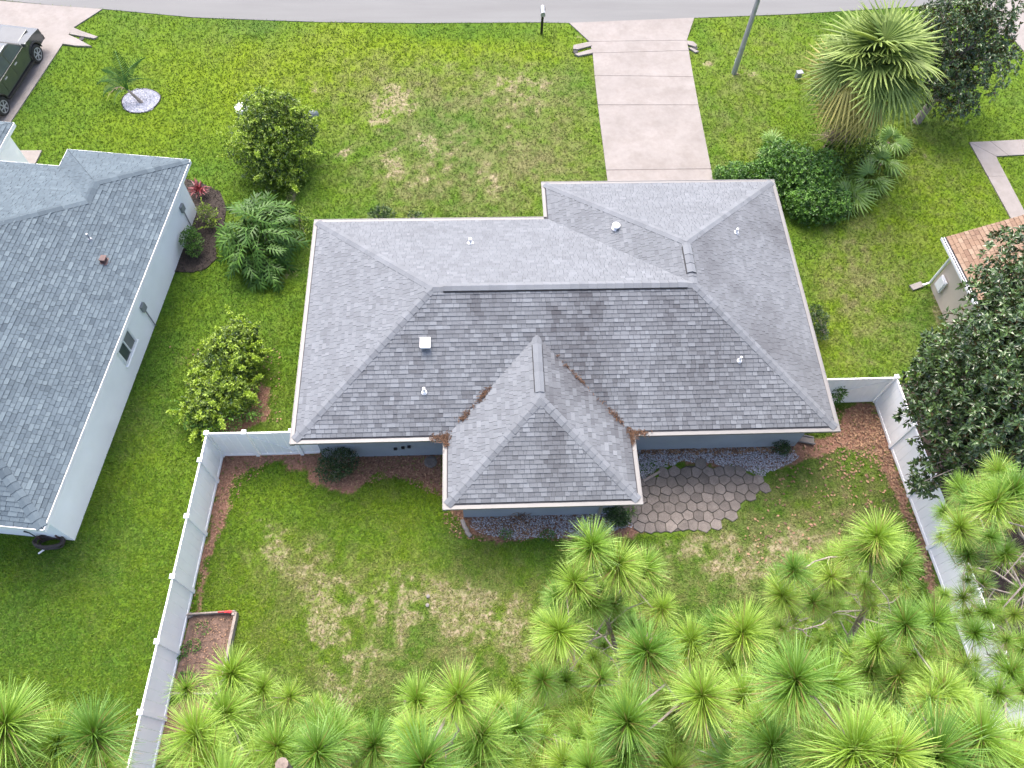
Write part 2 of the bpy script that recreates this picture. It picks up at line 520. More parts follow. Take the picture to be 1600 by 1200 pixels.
ROAD_EDGE = [at(u, v) for u, v in [(-260, -50), (-120, -20), (0, 0), (80, 8), (165, 14.5), (300, 27), (400, 31), (500, 34.5), (650, 36), (750, 35.5), (840, 35), (888, 36), (985, 32.5), (1085, 28), (1150, 25.5), (1240, 22), (1330, 16.5), (1435, 10), (1560, -4), (1750, -40)]]
ROAD_POLY = [(p.x, p.y) for p in ROAD_EDGE] + [(ROAD_EDGE[-1].x + 6, 60), (ROAD_EDGE[0].x - 6, 60)]
DRIVE_POLY = gxy([(888, 36), (921, 66), (926, 84), (948, 283)]) + [(5.72, HY + HD + HG - 0.4), (10.43, HY + HD + HG - 0.4)] + gxy([(1113, 280), (1076, 80), (1073, 64), (1085, 28)])
NDRIVE_POLY = gxy([(-420, 300), (-330, -60), (0, 2), (80, 9), (160, 15), (115, 44), (98, 70), (20, 187), (-40, 290)])
NPAD_POLY = gxy([(22, 236), (66, 236), (56, 256), (20, 256)])
RDRIVE_POLY = gxy([(1530, -2), (1545, 20), (1562, 54), (1582, 60), (1640, 130), (1760, 130), (1760, -60), (1570, -14)])
WALK_POLY = gxy([(1514, 223), (1720, 213), (1720, 236), (1556, 245), (1612, 352), (1580, 344)])
PATIO_POLY = gxy([(960, 752), (1006, 752), (1031, 737), (1059, 729), (1071, 723), (1099, 723), (1120, 729), (1137, 734), (1164, 734), (1196, 745), (1197, 764), (1172, 779), (1144, 805), (1114, 824), (1081, 831), (1055, 836), (1015, 837), (990, 831), (978, 810), (960, 800)])
LBED_POLY = gxy([(290, 280), (318, 288), (345, 302), (354, 325), (350, 352), (337, 378), (338, 405), (322, 420), (298, 426), (270, 424), (262, 400)])
RING_C, RING_R = at(220, 157.5), 0.86
BEDBOX = gxy([(298, 962), (372, 957), (346, 1085), (268, 1085)])

# left house frame
LA = R(-7.3)
LNE = at(297, 250, 2.6)
def LW(dx, dy, z):
    """left-house frame: dx west of the east eave (negative = west), dy north of the north wing eave"""
    return Vector((LNE.x + math.cos(LA) * dx - math.sin(LA) * dy, LNE.y + math.sin(LA) * dx + math.cos(LA) * dy, z))
LLEN = 15.2
LEFT_FOOT = [tuple(LW(x, y, 0)[:2]) for x, y in ((-0.45, -LLEN + 0.45), (-0.45, -0.4), (-4.5, -0.4), (-4.5, -1.3), (-16, -1.3), (-16, -LLEN + 0.45))]
SHED_FOOT = [(18.45, 18.2), (18.62, 15.6), (24, 15.9), (24, 18.55)]

# bare / mulch / dry patches, given where they lie in the photograph: u, v, half-width, half-height, strength
BARE = [(450, 868, 70, 45, .62), (505, 985, 26, 60, .85), (540, 940, 60, 40, .55), (650, 925, 85, 45, .75), (600, 985, 110, 45, .55), (690, 950, 50, 35, .7), (780, 965, 60, 50, .6), (560, 1060, 40, 60, .5), (520, 1090, 25, 40, .6), (730, 1060, 60, 30, .4), (820, 1010, 40, 60, .4), (395, 800, 35, 45, .45),
        (1090, 850, 80, 26, .62), (1170, 865, 60, 30, .5), (1245, 845, 50, 35, .45), (1300, 800, 50, 60, .32), (1130, 900, 70, 50, .45), (1020, 860, 40, 30, .4), (1260, 900, 60, 50, .35), (1230, 740, 40, 30, .3),
        (612, 155, 36, 26, .75), (592, 192, 13, 16, .8), (640, 165, 40, 16, .45), (680, 105, 46, 12, .45), (790, 128, 70, 26, .55), (540, 240, 22, 13, .55), (612, 252, 18, 24, .5), (668, 218, 12, 8, .8), (700, 225, 130, 55, .36), (720, 290, 130, 40, .38), (484, 138, 18, 13, .7), (500, 122, 40, 6, .3), (830, 175, 80, 60, .25), (900, 58, 16, 9, .7), (1105, 100, 14, 8, .6), (1110, 155, 10, 10, .4), (1160, 114, 30, 6, .8), (1150, 230, 30, 50, .2),
        (1312, 420, 10, 100, .4), (1365, 500, 14, 70, .3), (1410, 540, 40, 50, .25), (1466, 475, 9, 34, .85), (1450, 235, 24, 40, .4), (1440, 330, 40, 60, .2), (1320, 560, 40, 25, .45), (1275, 390, 12, 60, .3), (1440, 455, 18, 9, .5),
        (330, 340, 6, 10, .3), (455, 300, 14, 20, .8), (452, 420, 18, 26, .9), (400, 590, 18, 30, .5), (350, 760, 12, 30, .5), (335, 850, 10, 40, .5), (420, 620, 16, 20, .3)]
DRY = [(700, 200, 190, 110, .55), (720, 290, 150, 55, .62), (560, 130, 110, 45, .35), (800, 140, 110, 45, .5), (870, 250, 60, 80, .3), (600, 960, 190, 100, .5), (640, 1060, 140, 60, .45), (780, 960, 110, 90, .4), (470, 880, 90, 60, .4), (1230, 830, 200, 110, .5), (1340, 760, 60, 140, .5), (1130, 900, 150, 60, .5), (1150, 200, 60, 120, .4), (1400, 480, 120, 90, .4), (1330, 400, 50, 140, .6), (1450, 280, 110, 90, .35), (1200, 90, 90, 60, .3), (330, 600, 60, 60, .2), (600, 760, 120, 40, .2)]
LUSH_SHADE = [(400, 110, 260, 70, .30), (300, 190, 200, 60, .12), (560, 70, 120, 40, .22), (760, 80, 140, 24, .32), (700, 130, 60, 14, .25), (860, 80, 60, 24, .2), (190, 60, 100, 40, .12), (1200, 120, 100, 60, .20), (1480, 300, 140, 110, .22), (1150, 60, 60, 30, .15), (1400, 420, 80, 60, .1), (330, 560, 40, 70, .16), (260, 760, 60, 60, .12), (100, 960, 130, 90, .05), (500, 240, 60, 40, -.12), (620, 200, 40, 30, -.15), (700, 200, 60, 60, -.14), (215, 620, 60, 90, -.10), (250, 480, 30, 120, -.08), (80, 900, 120, 50, -.10), (30, 1000, 70, 60, -.16), (130, 1040, 60, 50, -.12), (620, 790, 160, 40, .06), (820, 850, 60, 60, -.12), (660, 1020, 70, 50, -.12), (1180, 830, 40, 60, -.04), (1300, 530, 50, 70, .02), (1250, 360, 40, 50, .0), (1340, 400, 90, 120, .14), (1420, 960, 60, 80, -.08), (700, 1100, 80, 40, -.05), (1000, 950, 100, 90, -.08), (1320, 720, 30, 40, -.1), (410, 45, 60, 20, -.25), (640, 50, 110, 14, -.15)]  # negative spots: thicker grass, with shade by wall and pines painted in
MULCH = [([(345, 706), (690, 700), (694, 790), (660, 752), (600, 742), (565, 760), (535, 775), (498, 765), (478, 742), (440, 722), (400, 730), (375, 745), (350, 800), (330, 860), (300, 960), (262, 1110), (230, 1210), (222, 1210), (262, 1105), (323, 830)], 8),
         ([(690, 780), (1010, 775), (1010, 840), (880, 848), (790, 846), (740, 838), (715, 815)], 7),
         ([(990, 685), (1300, 680), (1325, 640), (1365, 632), (1392, 700), (1445, 850), (1470, 940), (1455, 930), (1432, 840), (1385, 740), (1360, 700), (1330, 700), (1290, 705), (1250, 725), (1200, 735), (1000, 720)], 9),
         ([(380, 600), (420, 600), (415, 660), (370, 672), (330, 676), (300, 672), (330, 640)], 8),
         ([(300, 1085), (345, 1085), (330, 1130), (250, 1180), (240, 1200), (225, 1205), (262, 1105)], 8)]
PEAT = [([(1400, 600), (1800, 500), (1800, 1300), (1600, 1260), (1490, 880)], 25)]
HARD = [ROAD_POLY, DRIVE_POLY, NDRIVE_POLY, NPAD_POLY, RDRIVE_POLY, WALK_POLY, PATIO_POLY, LBED_POLY, HOUSE_WALL, LEFT_FOOT, SHED_FOOT, BEDBOX]

def ground_attrs(x, y):
    u, v = proj_np(np.stack([x, y, np.zeros_like(x)], -1))
    wob = (fbm(x, y, 1.2, 5) - 0.5)
    wob2 = (fbm(x, y, 0.35, 9, 3) - 0.5)
    def blobs(lst):
        t = np.zeros_like(x)
        for bu, bv, ru, rv, s in lst:
            d = ((u - bu) / ru) ** 2 + ((v - bv) / rv) ** 2
            t = t + s * np.exp(-d * 0.9) * 1.0
        return t
    bare = blobs(BARE)
    bare = 0.62 * sstep(0.22, 0.80, bare * (1 + wob * 1.6 + wob2 * 2.2))
    dry = blobs(DRY)
    dry = np.clip(dry * (0.72 + wob2 * 1.4) + (fbm(x, y, 3.0, 21) - 0.55) * 0.5 + wob2 * 0.3, 0, 1)
    lush_shade = 0.58 + blobs(LUSH_SHADE) + (fbm(x, y, 5.0, 31) - 0.5) * 0.5 + (fbm(x, y, 0.8, 41, 3) - 0.5) * 0.30
    def polys(lst):
        t = np.zeros_like(x)
        for poly, soft in lst:
            p = gxy(poly)
            cx, cyy = x + wob * 0.55 + wob2 * 0.4, y + (fbm(x, y, 1.1, 77) - 0.5) * 0.55 + wob2 * 0.4
            t = np.maximum(t, inside(p, cx, cyy).astype(float))
        return t
    mul = polys(MULCH)
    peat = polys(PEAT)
    # pine straw floor of the wood behind the back yard
    mul = np.maximum(mul, sstep(1.5, .7, y + wob * 2.2 + wob2 * 1.6) * (x > -9.5))
    return dict(bare=np.clip(bare, 0, 1), dry=dry, lush_shade=np.clip(lush_shade, 0, 1), mulch=mul, peat=peat)

def build_ground():
    step = 0.13
    xs = np.concatenate([[-900, -300, -90, -45], np.arange(-30, 34, step), [45, 90, 300, 900]])
    ys = np.concatenate([[-900, -300, -60, -12], np.arange(-3, 40, step), [60, 120, 300, 900]])
    X, Y = np.meshgrid(xs, ys, indexing='ij')
    Z = (fbm(X, Y, 1.5, 3) - 0.5) * 0.03 - 0.02
    V = np.stack([X, Y, Z], -1).reshape(-1, 3)
    nx, ny = X.shape
    i = np.arange(nx * ny).reshape(nx, ny)
    Q = np.stack([i[:-1, :-1], i[1:, :-1], i[1:, 1:], i[:-1, 1:]], -1).reshape(-1, 4)
    A = ground_attrs(V[:, 0], V[:, 1])
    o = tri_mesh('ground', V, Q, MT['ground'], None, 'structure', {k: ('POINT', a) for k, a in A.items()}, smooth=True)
build_ground()

def flat(name, poly, z0, z1, m, kind='structure', parent=None, bevel=0.0):
    b = MB()
    b.prism(poly, z0, z1)
    return b.build(name, m, parent, kind, bevel)
flat('road', ROAD_POLY, -0.1, 0.006, MT['asphalt'])
# our driveway: separate slabs with joints
def lerp2(a, b, t):
    return (a[0] + (b[0] - a[0]) * t, a[1] + (b[1] - a[1]) * t)
base = flat('driveway', offset_poly(DRIVE_POLY if sum(DRIVE_POLY[i][0] * DRIVE_POLY[(i + 1) % len(DRIVE_POLY)][1] - DRIVE_POLY[(i + 1) % len(DRIVE_POLY)][0] * DRIVE_POLY[i][1] for i in range(len(DRIVE_POLY))) > 0 else DRIVE_POLY[::-1], 0.03), -0.1, 0.036, M('driveway_joint', (0.15, 0.13, 0.12), 0.9))
DL = gxy([(889, 36.5), (921, 66), (926, 84), (929, 119), (934, 165), (947, 267)]) + [(5.75, HY + HD + HG - 0.4)]
DR = gxy([(1084.5, 28.5), (1073, 64), (1076, 80), (1083, 121), (1091, 165), (1111, 265)]) + [(10.4, HY + HD + HG - 0.4)]
for i in range(len(DL) - 1):
    g = 0.004
    a0, a1 = lerp2(DL[i], DL[i + 1], 0.005), lerp2(DL[i], DL[i + 1], 0.995)
    b0, b1 = lerp2(DR[i], DR[i + 1], 0.005), lerp2(DR[i], DR[i + 1], 0.995)
    sb = MB()
    sb.prism([(a0[0], a0[1] - g), (a1[0], a1[1] + g), (b1[0], b1[1] + g), (b0[0], b0[1] - g)], -0.05, 0.045)
    sb.build('concrete_slab', MT['concrete'], base, None, 0.008)
def culvert(px, label):
    """pale concrete end of the drain pipe under a driveway: apron with two arms"""
    c = at(*px[0])
    t = empty('culvert_end', (c.x, c.y, 0), label, 'culvert end', 'concrete culvert ends beside the driveways')
    for arm in px[1]:
        b = MB()
        b.prism(gxy(arm), -0.1, 0.075)
        b.build('arm', MT['concrete'], t, None, 0.015)
    b = MB()
    b.lathe(at(*px[2], -0.02), [(0.12, 0), (0.12, 0.06)], 12, axis=(0, 0, 1))
    b.build('pipe_mouth', MT['vent_dark'], t)
culvert([(905, 78), [[(896, 72), (922, 66.5), (925, 73), (902, 79), (895, 78)], [(897, 86), (925, 78), (926, 84.5), (904, 89)]], (899, 82)], 'pale culvert end left of the plain driveway, beside the mailbox lawn')
culvert([(1082, 74), [[(1073, 65), (1083, 66.5), (1089, 72), (1086, 75), (1074, 71)], [(1075, 76), (1080, 76), (1092, 82), (1086, 83.5)]], (1086, 76)], 'pale culvert end right of the plain driveway, towards the light pole')
culvert([(135, 62), [[(114, 44), (128, 50), (154, 59), (148, 62), (110, 55)], [(98, 70), (108, 56), (120, 61), (144, 74), (118, 73)]], (128, 62)], 'pale culvert end at the edge of the driveway with the pickup')
flat('neighbour_driveway', NDRIVE_POLY, -0.1, 0.036, MT['concrete'])
flat('entry_pad', NPAD_POLY, -0.1, 0.05, MT['concrete'])
flat('far_driveway', RDRIVE_POLY, -0.1, 0.036, MT['concrete'])
wk = flat('front_walk', offset_poly(WALK_POLY[::-1], 0.02), -0.1, 0.036, MT['concrete'])
WSL = [[(1514, 223), (1546, 221.5), (1575, 244), (1556, 245)], [(1546.5, 221.5), (1594, 219), (1600, 242.5), (1575.5, 244)], [(1594.5, 219), (1640, 217), (1645, 240), (1600.5, 242.5)], [(1640.5, 217), (1720, 213), (1720, 236), (1645.5, 240)],
       [(1514, 223.5), (1556, 245.5), (1569.5, 276), (1543, 276.5)], [(1543.5, 277.5), (1570, 277), (1612, 352), (1580, 344)]]
for q in WSL:
    sb = MB()
    sb.prism(gxy(q), -0.05, 0.045)
    sb.build('concrete_slab', MT['concrete'], wk, None, 0.008)

# ------------------------------------------------------------------ ROOFS
def clip_poly(pts, edges):
    for (ax, ay, nx, ny) in edges:
        out = []
        n = len(pts)
        for i in range(n):
            p, q = pts[i], pts[(i + 1) % n]
            dp = (p[0] - ax) * nx + (p[1] - ay) * ny
            dq = (q[0] - ax) * nx + (q[1] - ay) * ny
            if dp >= 0:
                out.append(p)
            if (dp >= 0) != (dq >= 0):
                t = dp / (dp - dq)
                out.append((p[0] + (q[0] - p[0]) * t, p[1] + (q[1] - p[1]) * t))
        pts = out
        if len(pts) < 3:
            return []
    return pts
def shingle_face(face, tab_w, exposure, rows_out, stain_fn, seed, eave_in=0.1, tone_lo=0.0, vary=1.0):
    """face: 3-D convex polygon, first edge is the eave. Appends (centre, verts, faces, tone, stain)"""
    r = random.Random(seed)
    p0, p1 = Vector(face[0]), Vector(face[1])
    e = (p1 - p0).normalized()
    k = Vector(face[2]) - p0
    up = (k - e * k.dot(e)).normalized()
    nrm = e.cross(up)
    P = [((Vector(p) - p0).dot(e), (Vector(p) - p0).dot(up)) for p in face]
    n = len(P)
    edges = []
    for i in range(n):
        a, b = P[i], P[(i + 1) % n]
        dx, dy = b[0] - a[0], b[1] - a[1]
        l = math.hypot(dx, dy)
        edges.append((a[0], a[1] + (eave_in if i == 0 else 0), -dy / l, dx / l))
    tmax = max(p[1] for p in P)
    smin, smax = min(p[0] for p in P), max(p[0] for p in P)
    row = 0
    t = eave_in
    while t < tmax:
        s = smin - r.random() * 0.3
        while s < smax:
            w = r.choice(tab_w) * r.uniform(0.85, 1.15)
            q = clip_poly([(s + 0.004, t), (s + w - 0.004, t), (s + w - 0.004, t + exposure * 1.12), (s + 0.004, t + exposure * 1.12)], edges)
            s += w
            if len(q) < 3:
                continue
            hi = r.random()
            lift = 0.021 + (0.007 if hi > 0.55 else 0.0) + r.uniform(-.001, .002)
            vs = []
            for a, b in q:
                h = lift * (1 - 0.8 * min(1, max(0, (b - t) / (exposure * 1.12))))
                vs.append(p0 + e * a + up * b + nrm * (h + 0.004))
            m = len(q)
            lo = [p0 + e * a + up * b - nrm * 0.002 for a, b in q]
            fs = [tuple(range(m))] + [(i, m + i, m + (i + 1) % m, (i + 1) % m) for i in range(m)]
            c = p0 + e * (s - w / 2) + up * (t + exposure / 2)
            tone = min(1, max(0, 0.5 + vary * ((-0.16 if hi < 0.55 else 0.12) + r.gauss(0, 0.17)) - tone_lo))
            rows_out.append((c, vs + lo, fs, tone, stain_fn(c), m == 4 and abs(w) > 0.05))
        t += exposure
        row += 1
def emit_shingles(rows, mat, parent, n_single=300):
    """the shingles that show largest become single objects, the others one part"""
    def area(c):
        return (c - CAM_P).length
    vis = []
    for i, r_ in enumerate(rows):
        c = r_[0]
        d = c - CAM_P
        fw = d.dot(_fw)
        u = 800 + F_PX * d.dot(CAM_X) / fw
        v = 600 - F_PX * d.dot(CAM_U) / fw
        if r_[5] and 4 < u < 1596 and 4 < v < 1196:
            vis.append((d.length, i))
    vis.sort()
    single = set(i for _, i in vis[:n_single])
    V, F, T, S = [], [], [], []
    for i, (c, vs, fs, tone, st, full) in enumerate(rows):
        if i in single:
            me = bpy.data.meshes.new('shingle')
            me.from_pydata([tuple(v - c) for v in vs], [], fs)
            for nm, vv in (('tone', tone), ('stain_shade', st)):
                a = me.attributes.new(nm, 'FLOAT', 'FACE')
                a.data.foreach_set('value', [vv] + [0.0 if nm == 'tone' else 0.9] * (len(fs) - 1))  # edge faces: dark asphalt core, plus the shadow line of each course painted in
            me.materials.append(mat)
            o = bpy.data.objects.new('shingle', me)
            o.location = c
            link(o, parent)
        else:
            n = len(V)
            V += [tuple(v) for v in vs]
            F += [tuple(n + k for k in f) for f in fs]
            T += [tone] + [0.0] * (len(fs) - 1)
            S += [st] + [0.9] * (len(fs) - 1)  # same dark edges: core colour and painted course shadow
    me = bpy.data.meshes.new('shingles')
    me.from_pydata(V, [], F)
    for nm, vv in (('tone', T), ('stain_shade', S)):
        me.attributes.new(nm, 'FLOAT', 'FACE').data.foreach_set('value', vv)
    me.materials.append(mat)
    link(bpy.data.objects.new('shingles', me), parent, 'stuff')
def ridge_caps(p, q, n1, n2, mat, parent, w=0.15, piece=0.27, tone=(0.45, 0.75), lift=0.022):
    p, q = Vector(p), Vector(q)
    d = (q - p).normalized()
    def side(n):
        s = d.cross(n)
        if s.z > 0:
            s = -s
        return s.normalized()
    s1, s2 = side(Vector(n1)), side(Vector(n2))
    L = (q - p).length
    k = max(1, int(L / piece))
    for i in range(k):
        a, b = i * L / k, (i + 1) * L / k + 0.03
        vs = []
        for t, h in ((a, lift + 0.016), (b, lift)):
            c = p + d * t
            u1, u2 = Vector(n1) * h, Vector(n2) * h
            top = c + Vector((0, 0, h * 1.15))
            vs += [c + s1 * w + u1, top, c + s2 * w + u2]
        lo = [v - Vector((0, 0, 0.03)) for v in vs]
        allv = vs + lo
        cc = p + d * (a + b) / 2
        me = bpy.data.meshes.new('ridge_cap')
        fs = [(0, 3, 4, 1), (1, 4, 5, 2), (6, 7, 10, 9), (7, 8, 11, 10), (0, 1, 7, 6), (1, 2, 8, 7), (3, 9, 10, 4), (4, 10, 11, 5), (0, 6, 9, 3), (2, 5, 11, 8)]
        me.from_pydata([tuple(v - cc) for v in allv], [], fs)
        tn = rnd.uniform(*tone)
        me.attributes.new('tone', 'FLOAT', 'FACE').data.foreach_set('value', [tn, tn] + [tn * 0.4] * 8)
        me.attributes.new('stain_shade', 'FLOAT', 'FACE').data.foreach_set('value', [0.0, 0.0] + [0.35] * 8)  # cap edges and undersides darkened, their shadow put into the colour
        me.materials.append(mat)
        o = bpy.data.objects.new('ridge_cap', me)
        o.location = cc
        link(o, parent)
def fnormal(face):
    a, b, c = Vector(face[0]), Vector(face[1]), Vector(face[2])
    return (b - a).cross(c - a).normalized()

# ---- main house
house = empty('house', (HX + HL / 2, HY + HD / 2, 0), 'large single storey house with a weathered grey hip roof in the middle', 'house')
b = MB()
b.prism(HOUSE_WALL, 0.0, HE - 0.08)
wall = b.build('wall', MT['wall'], house)
b = MB()
b.prism(offset_poly(HOUSE_OUT, 0.62), 0.0, 0.12)
b2 = MB()
so = offset_poly(HOUSE_OUT, 0.135)
b2.prism(so, HE - 0.13, HE - 0.085)
b2.build('soffit', MT['trim'], house)
def HP(x, y, z):
    return Vector((HX + x, HY + y, z))
hr = HE + HS * HD / 2
w2 = (HB - HA) / 2
h2 = HE + HS * w2
mm = (HA + HB) / 2
FACES = {
    'rear': [HP(0, 0, HE), HP(HL, 0, HE), HP(HL - HD / 2, HD / 2, hr), HP(HD / 2, HD / 2, hr)],
    'left': [HP(0, HD, HE), HP(0, 0, HE), HP(HD / 2, HD / 2, hr)],
    'right': [HP(HL, 0, HE), HP(HL, HD + HG, HE), HP(HL - HD / 2, HD / 2 + HG, hr), HP(HL - HD / 2, HD / 2, hr)],
    'wingfront': [HP(HL, HD + HG, HE), HP(HL - HD, HD + HG, HE), HP(HL - HD / 2, HD / 2 + HG, hr)],
    'wingleft': [HP(HL - HD, HD + HG, HE), HP(HL - HD, HD, HE), HP(HL - HD / 2, HD / 2, hr), HP(HL - HD / 2, HD / 2 + HG, hr)],
    'front': [HP(HL - HD, HD, HE), HP(0, HD, HE), HP(HD / 2, HD / 2, hr), HP(HL - HD / 2, HD / 2, hr)],
    'rwleft': [HP(HA, 0, HE), HP(HA, -HQ, HE), HP(mm, -HQ + w2, h2), HP(mm, w2, h2)],
    'rwright': [HP(HB, -HQ, HE), HP(HB, 0, HE), HP(mm, w2, h2), HP(mm, -HQ + w2, h2)],
    'rwrear': [HP(HA, -HQ, HE), HP(HB, -HQ, HE), HP(mm, -HQ + w2, h2)],
}
b = MB()
for k, f in FACES.items():
    nn = fnormal(f)
    b.poly([p - nn * 0.004 for p in f])
    b.poly([p - nn * 0.05 for p in f][::-1])
roof = b.build('roof', MT['deck'], house)
def stain_none(c):
    return 0.0
def stain_rear(c):
    x, y = c.x, c.y
    s = float(fbm(np.array([x * 1.6]), np.array([y * 0.55]), 1.6, 51, 4)[0])
    s2 = float(vnoise(np.array([x]), np.array([y * 0.35]), 0.32, 57)[0])
    mid = math.exp(-((x - 1.0) / 6.0) ** 2)
    k = max(0, (s - 0.42) * 2.2) * (0.35 + 0.75 * mid)
    t = rnd.random()
    return min(0.85, k * 0.42 + (0.06 + k * 0.5) * (1.0 if t < .33 else (.45 if t < .6 else 0)) + (0.48 if s2 > 0.83 and rnd.random() < 0.75 else 0) * mid)
def stain_wing(c):
    s = float(fbm(np.array([c.x * 1.5]), np.array([c.y * 0.7]), 1.3, 61, 4)[0])
    return min(0.7, max(0, (s - 0.42) * 1.3))
def stain_rwr(c):
    # dark drip stain beside the right valley of the rear wing
    d = abs((c.x - HX - mm) * 1.0 + (c.y - HY - w2) * 1.0) / 1.41
    return min(0.85, stain_wing(c) + 0.75 * math.exp(-(d / 0.45) ** 2) * rnd.uniform(0.4, 1))
def stain_side(c):
    s = float(fbm(np.array([c.x]), np.array([c.y]), 1.8, 65, 4)[0])
    return min(0.5, max(0, (s - 0.45) * 1.1))
TABS = (0.12, 0.15, 0.18, 0.22, 0.28)
rows = []
for i, (k, f) in enumerate(FACES.items()):
    st = {'rear': stain_rear, 'rwrear': stain_wing, 'rwright': stain_rwr, 'right': stain_side, 'rwleft': stain_none}.get(k, stain_none)
    shingle_face(f, TABS, 0.145, rows, st, 100 + i, 0.158, vary=0.78 if k in ('rear', 'rwrear', 'rwright') else 0.4, tone_lo=-0.05 if k in ('rear', 'rwrear', 'rwright') else (-0.10 if k in ('front', 'left', 'wingfront', 'rwleft') else -0.03))
# leave out what lies hidden under the rear wing
def hidden(c):
    x, y = c.x - HX, c.y - HY
    return y > 0 and HA + y + 0.35 < x < HB - y - 0.35 and y < w2 and c.z < HE + HS * min(x - HA, HB - x, y + HQ) - 0.05
rows = [r_ for r_ in rows if not hidden(r_[0])]
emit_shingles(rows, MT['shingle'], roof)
N = {k: fnormal(f) for k, f in FACES.items()}
MSH = MT['shingle']
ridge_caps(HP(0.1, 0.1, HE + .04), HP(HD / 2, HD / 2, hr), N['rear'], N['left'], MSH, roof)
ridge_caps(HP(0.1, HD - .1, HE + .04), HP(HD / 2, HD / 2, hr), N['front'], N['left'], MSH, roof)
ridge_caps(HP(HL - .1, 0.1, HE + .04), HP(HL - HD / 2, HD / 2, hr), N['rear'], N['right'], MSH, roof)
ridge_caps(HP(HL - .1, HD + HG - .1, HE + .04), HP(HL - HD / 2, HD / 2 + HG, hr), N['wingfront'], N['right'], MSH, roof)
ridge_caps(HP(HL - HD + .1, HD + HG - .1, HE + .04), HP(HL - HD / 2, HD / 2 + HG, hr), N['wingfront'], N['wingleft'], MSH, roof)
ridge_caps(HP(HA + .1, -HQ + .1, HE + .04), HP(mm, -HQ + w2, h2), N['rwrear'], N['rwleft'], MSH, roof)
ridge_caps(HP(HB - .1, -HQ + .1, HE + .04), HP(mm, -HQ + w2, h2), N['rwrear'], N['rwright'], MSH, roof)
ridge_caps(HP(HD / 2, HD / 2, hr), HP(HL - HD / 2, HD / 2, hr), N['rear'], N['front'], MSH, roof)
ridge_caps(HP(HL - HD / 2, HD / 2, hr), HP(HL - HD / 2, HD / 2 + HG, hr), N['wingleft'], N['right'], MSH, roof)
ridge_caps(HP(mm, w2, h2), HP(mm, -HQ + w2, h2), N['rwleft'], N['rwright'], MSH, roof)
def ridge_vent(p, q, n1, n2, w=0.19):
    p, q = Vector(p), Vector(q)
    d = (q - p).normalized()
    sd = []
    for n in (n1, n2):
        s = d.cross(Vector(n))
        s = -s if s.z > 0 else s
        sd.append(s.normalized())
    b = MB()
    b.add([p + sd[0] * w + Vector((0, 0, 0.02)), p + Vector((0, 0, 0.02)), p + sd[1] * w + Vector((0, 0, 0.02)), q + sd[0] * w + Vector((0, 0, 0.02)), q + Vector((0, 0, 0.02)), q + sd[1] * w + Vector((0, 0, 0.02))]
          + [v + Vector((0, 0, 0.05)) for v in (p + sd[0] * w, p, p + sd[1] * w, q + sd[0] * w, q, q + sd[1] * w)],
          [(0, 1, 7, 6), (1, 2, 8, 7), (3, 9, 10, 4), (4, 10, 11, 5), (0, 6, 9, 3), (2, 5, 11, 8), (6, 7, 10, 9), (7, 8, 11, 10)])
    v = b.build('ridge_vent', MT['vent_dark'], house)
    ridge_caps(p + Vector((0, 0, 0.045)), q + Vector((0, 0, 0.045)), n1, n2, MSH, v, w=w - 0.04, piece=0.3, tone=(0.55, 0.8))
ridge_vent(HP(HD / 2 + 0.35, HD / 2, hr), HP(HL - HD / 2 - 0.25, HD / 2, hr), N['rear'], N['front'])
ridge_vent(HP(HL - HD / 2, HD / 2 + 0.45, hr), HP(HL - HD / 2, HD / 2 + HG - 0.2, hr), N['wingleft'], N['right'])
ridge_vent(HP(mm, w2 - 0.35, h2), HP(mm, -HQ + w2 + 0.25, h2), N['rwleft'], N['rwright'])
# fascia and gutters, one per eave
n_ = len(HOUSE_OUT)
for i in range(n_):
    p, q = Vector((*HOUSE_OUT[i], 0)), Vector((*HOUSE_OUT[(i + 1) % n_], 0))
    d = (q - p).normalized()
    inn = Vector((-d.y, d.x, 0))
    pv, nv = Vector((*HOUSE_OUT[i - 1], 0)), Vector((*HOUSE_OUT[(i + 2) % n_], 0))
    convex0 = (p - pv).cross(q - p).z > 0
    convex1 = (q - p).cross(nv - q).z > 0
    b = MB()
    fa = p + inn * 0.115 + d * (0.115 if convex0 else -0.115)
    fb = q + inn * 0.115 - d * (0.105 if convex1 else -0.105)
    b.bar(fa + Vector((0, 0, HE - 0.045)), fb + Vector((0, 0, HE - 0.045)), 0.02, 0.16)
    b.build('fascia', MT['trim'], house)
    b = MB()
    e0, e1 = p + d * (0.1035 if convex0 else 0.031), q + d * (0.03 if convex1 else -0.032)
    if convex1:
        b.box(q + d * 0.036 + inn * 0.035 + Vector((0, 0, HE - 0.03)), (0.011, 0.14, 0.12), rz=math.atan2(d.y, d.x))
    o_ = 0.13
    b.bar(e0 + inn * 0.045 + Vector((0, 0, HE - 0.085)), e1 + inn * 0.045 + Vector((0, 0, HE - 0.085)), o_, 0.012)
    b.bar(e0 - inn * 0.018 + Vector((0, 0, HE - 0.03)), e1 - inn * 0.018 + Vector((0, 0, HE - 0.03)), 0.012, 0.11)
    b.bar(e0 + inn * 0.035 + Vector((0, 0, HE + 0.028)), e1 + inn * 0.035 + Vector((0, 0, HE + 0.028)), 0.135, 0.012)
    b.bar(e0 - inn * 0.03 + Vector((0, 0, HE + 0.036)), e1 - inn * 0.03 + Vector((0, 0, HE + 0.036)), 0.02, 0.02)
    b.build('gutter', MT['trim'], house)
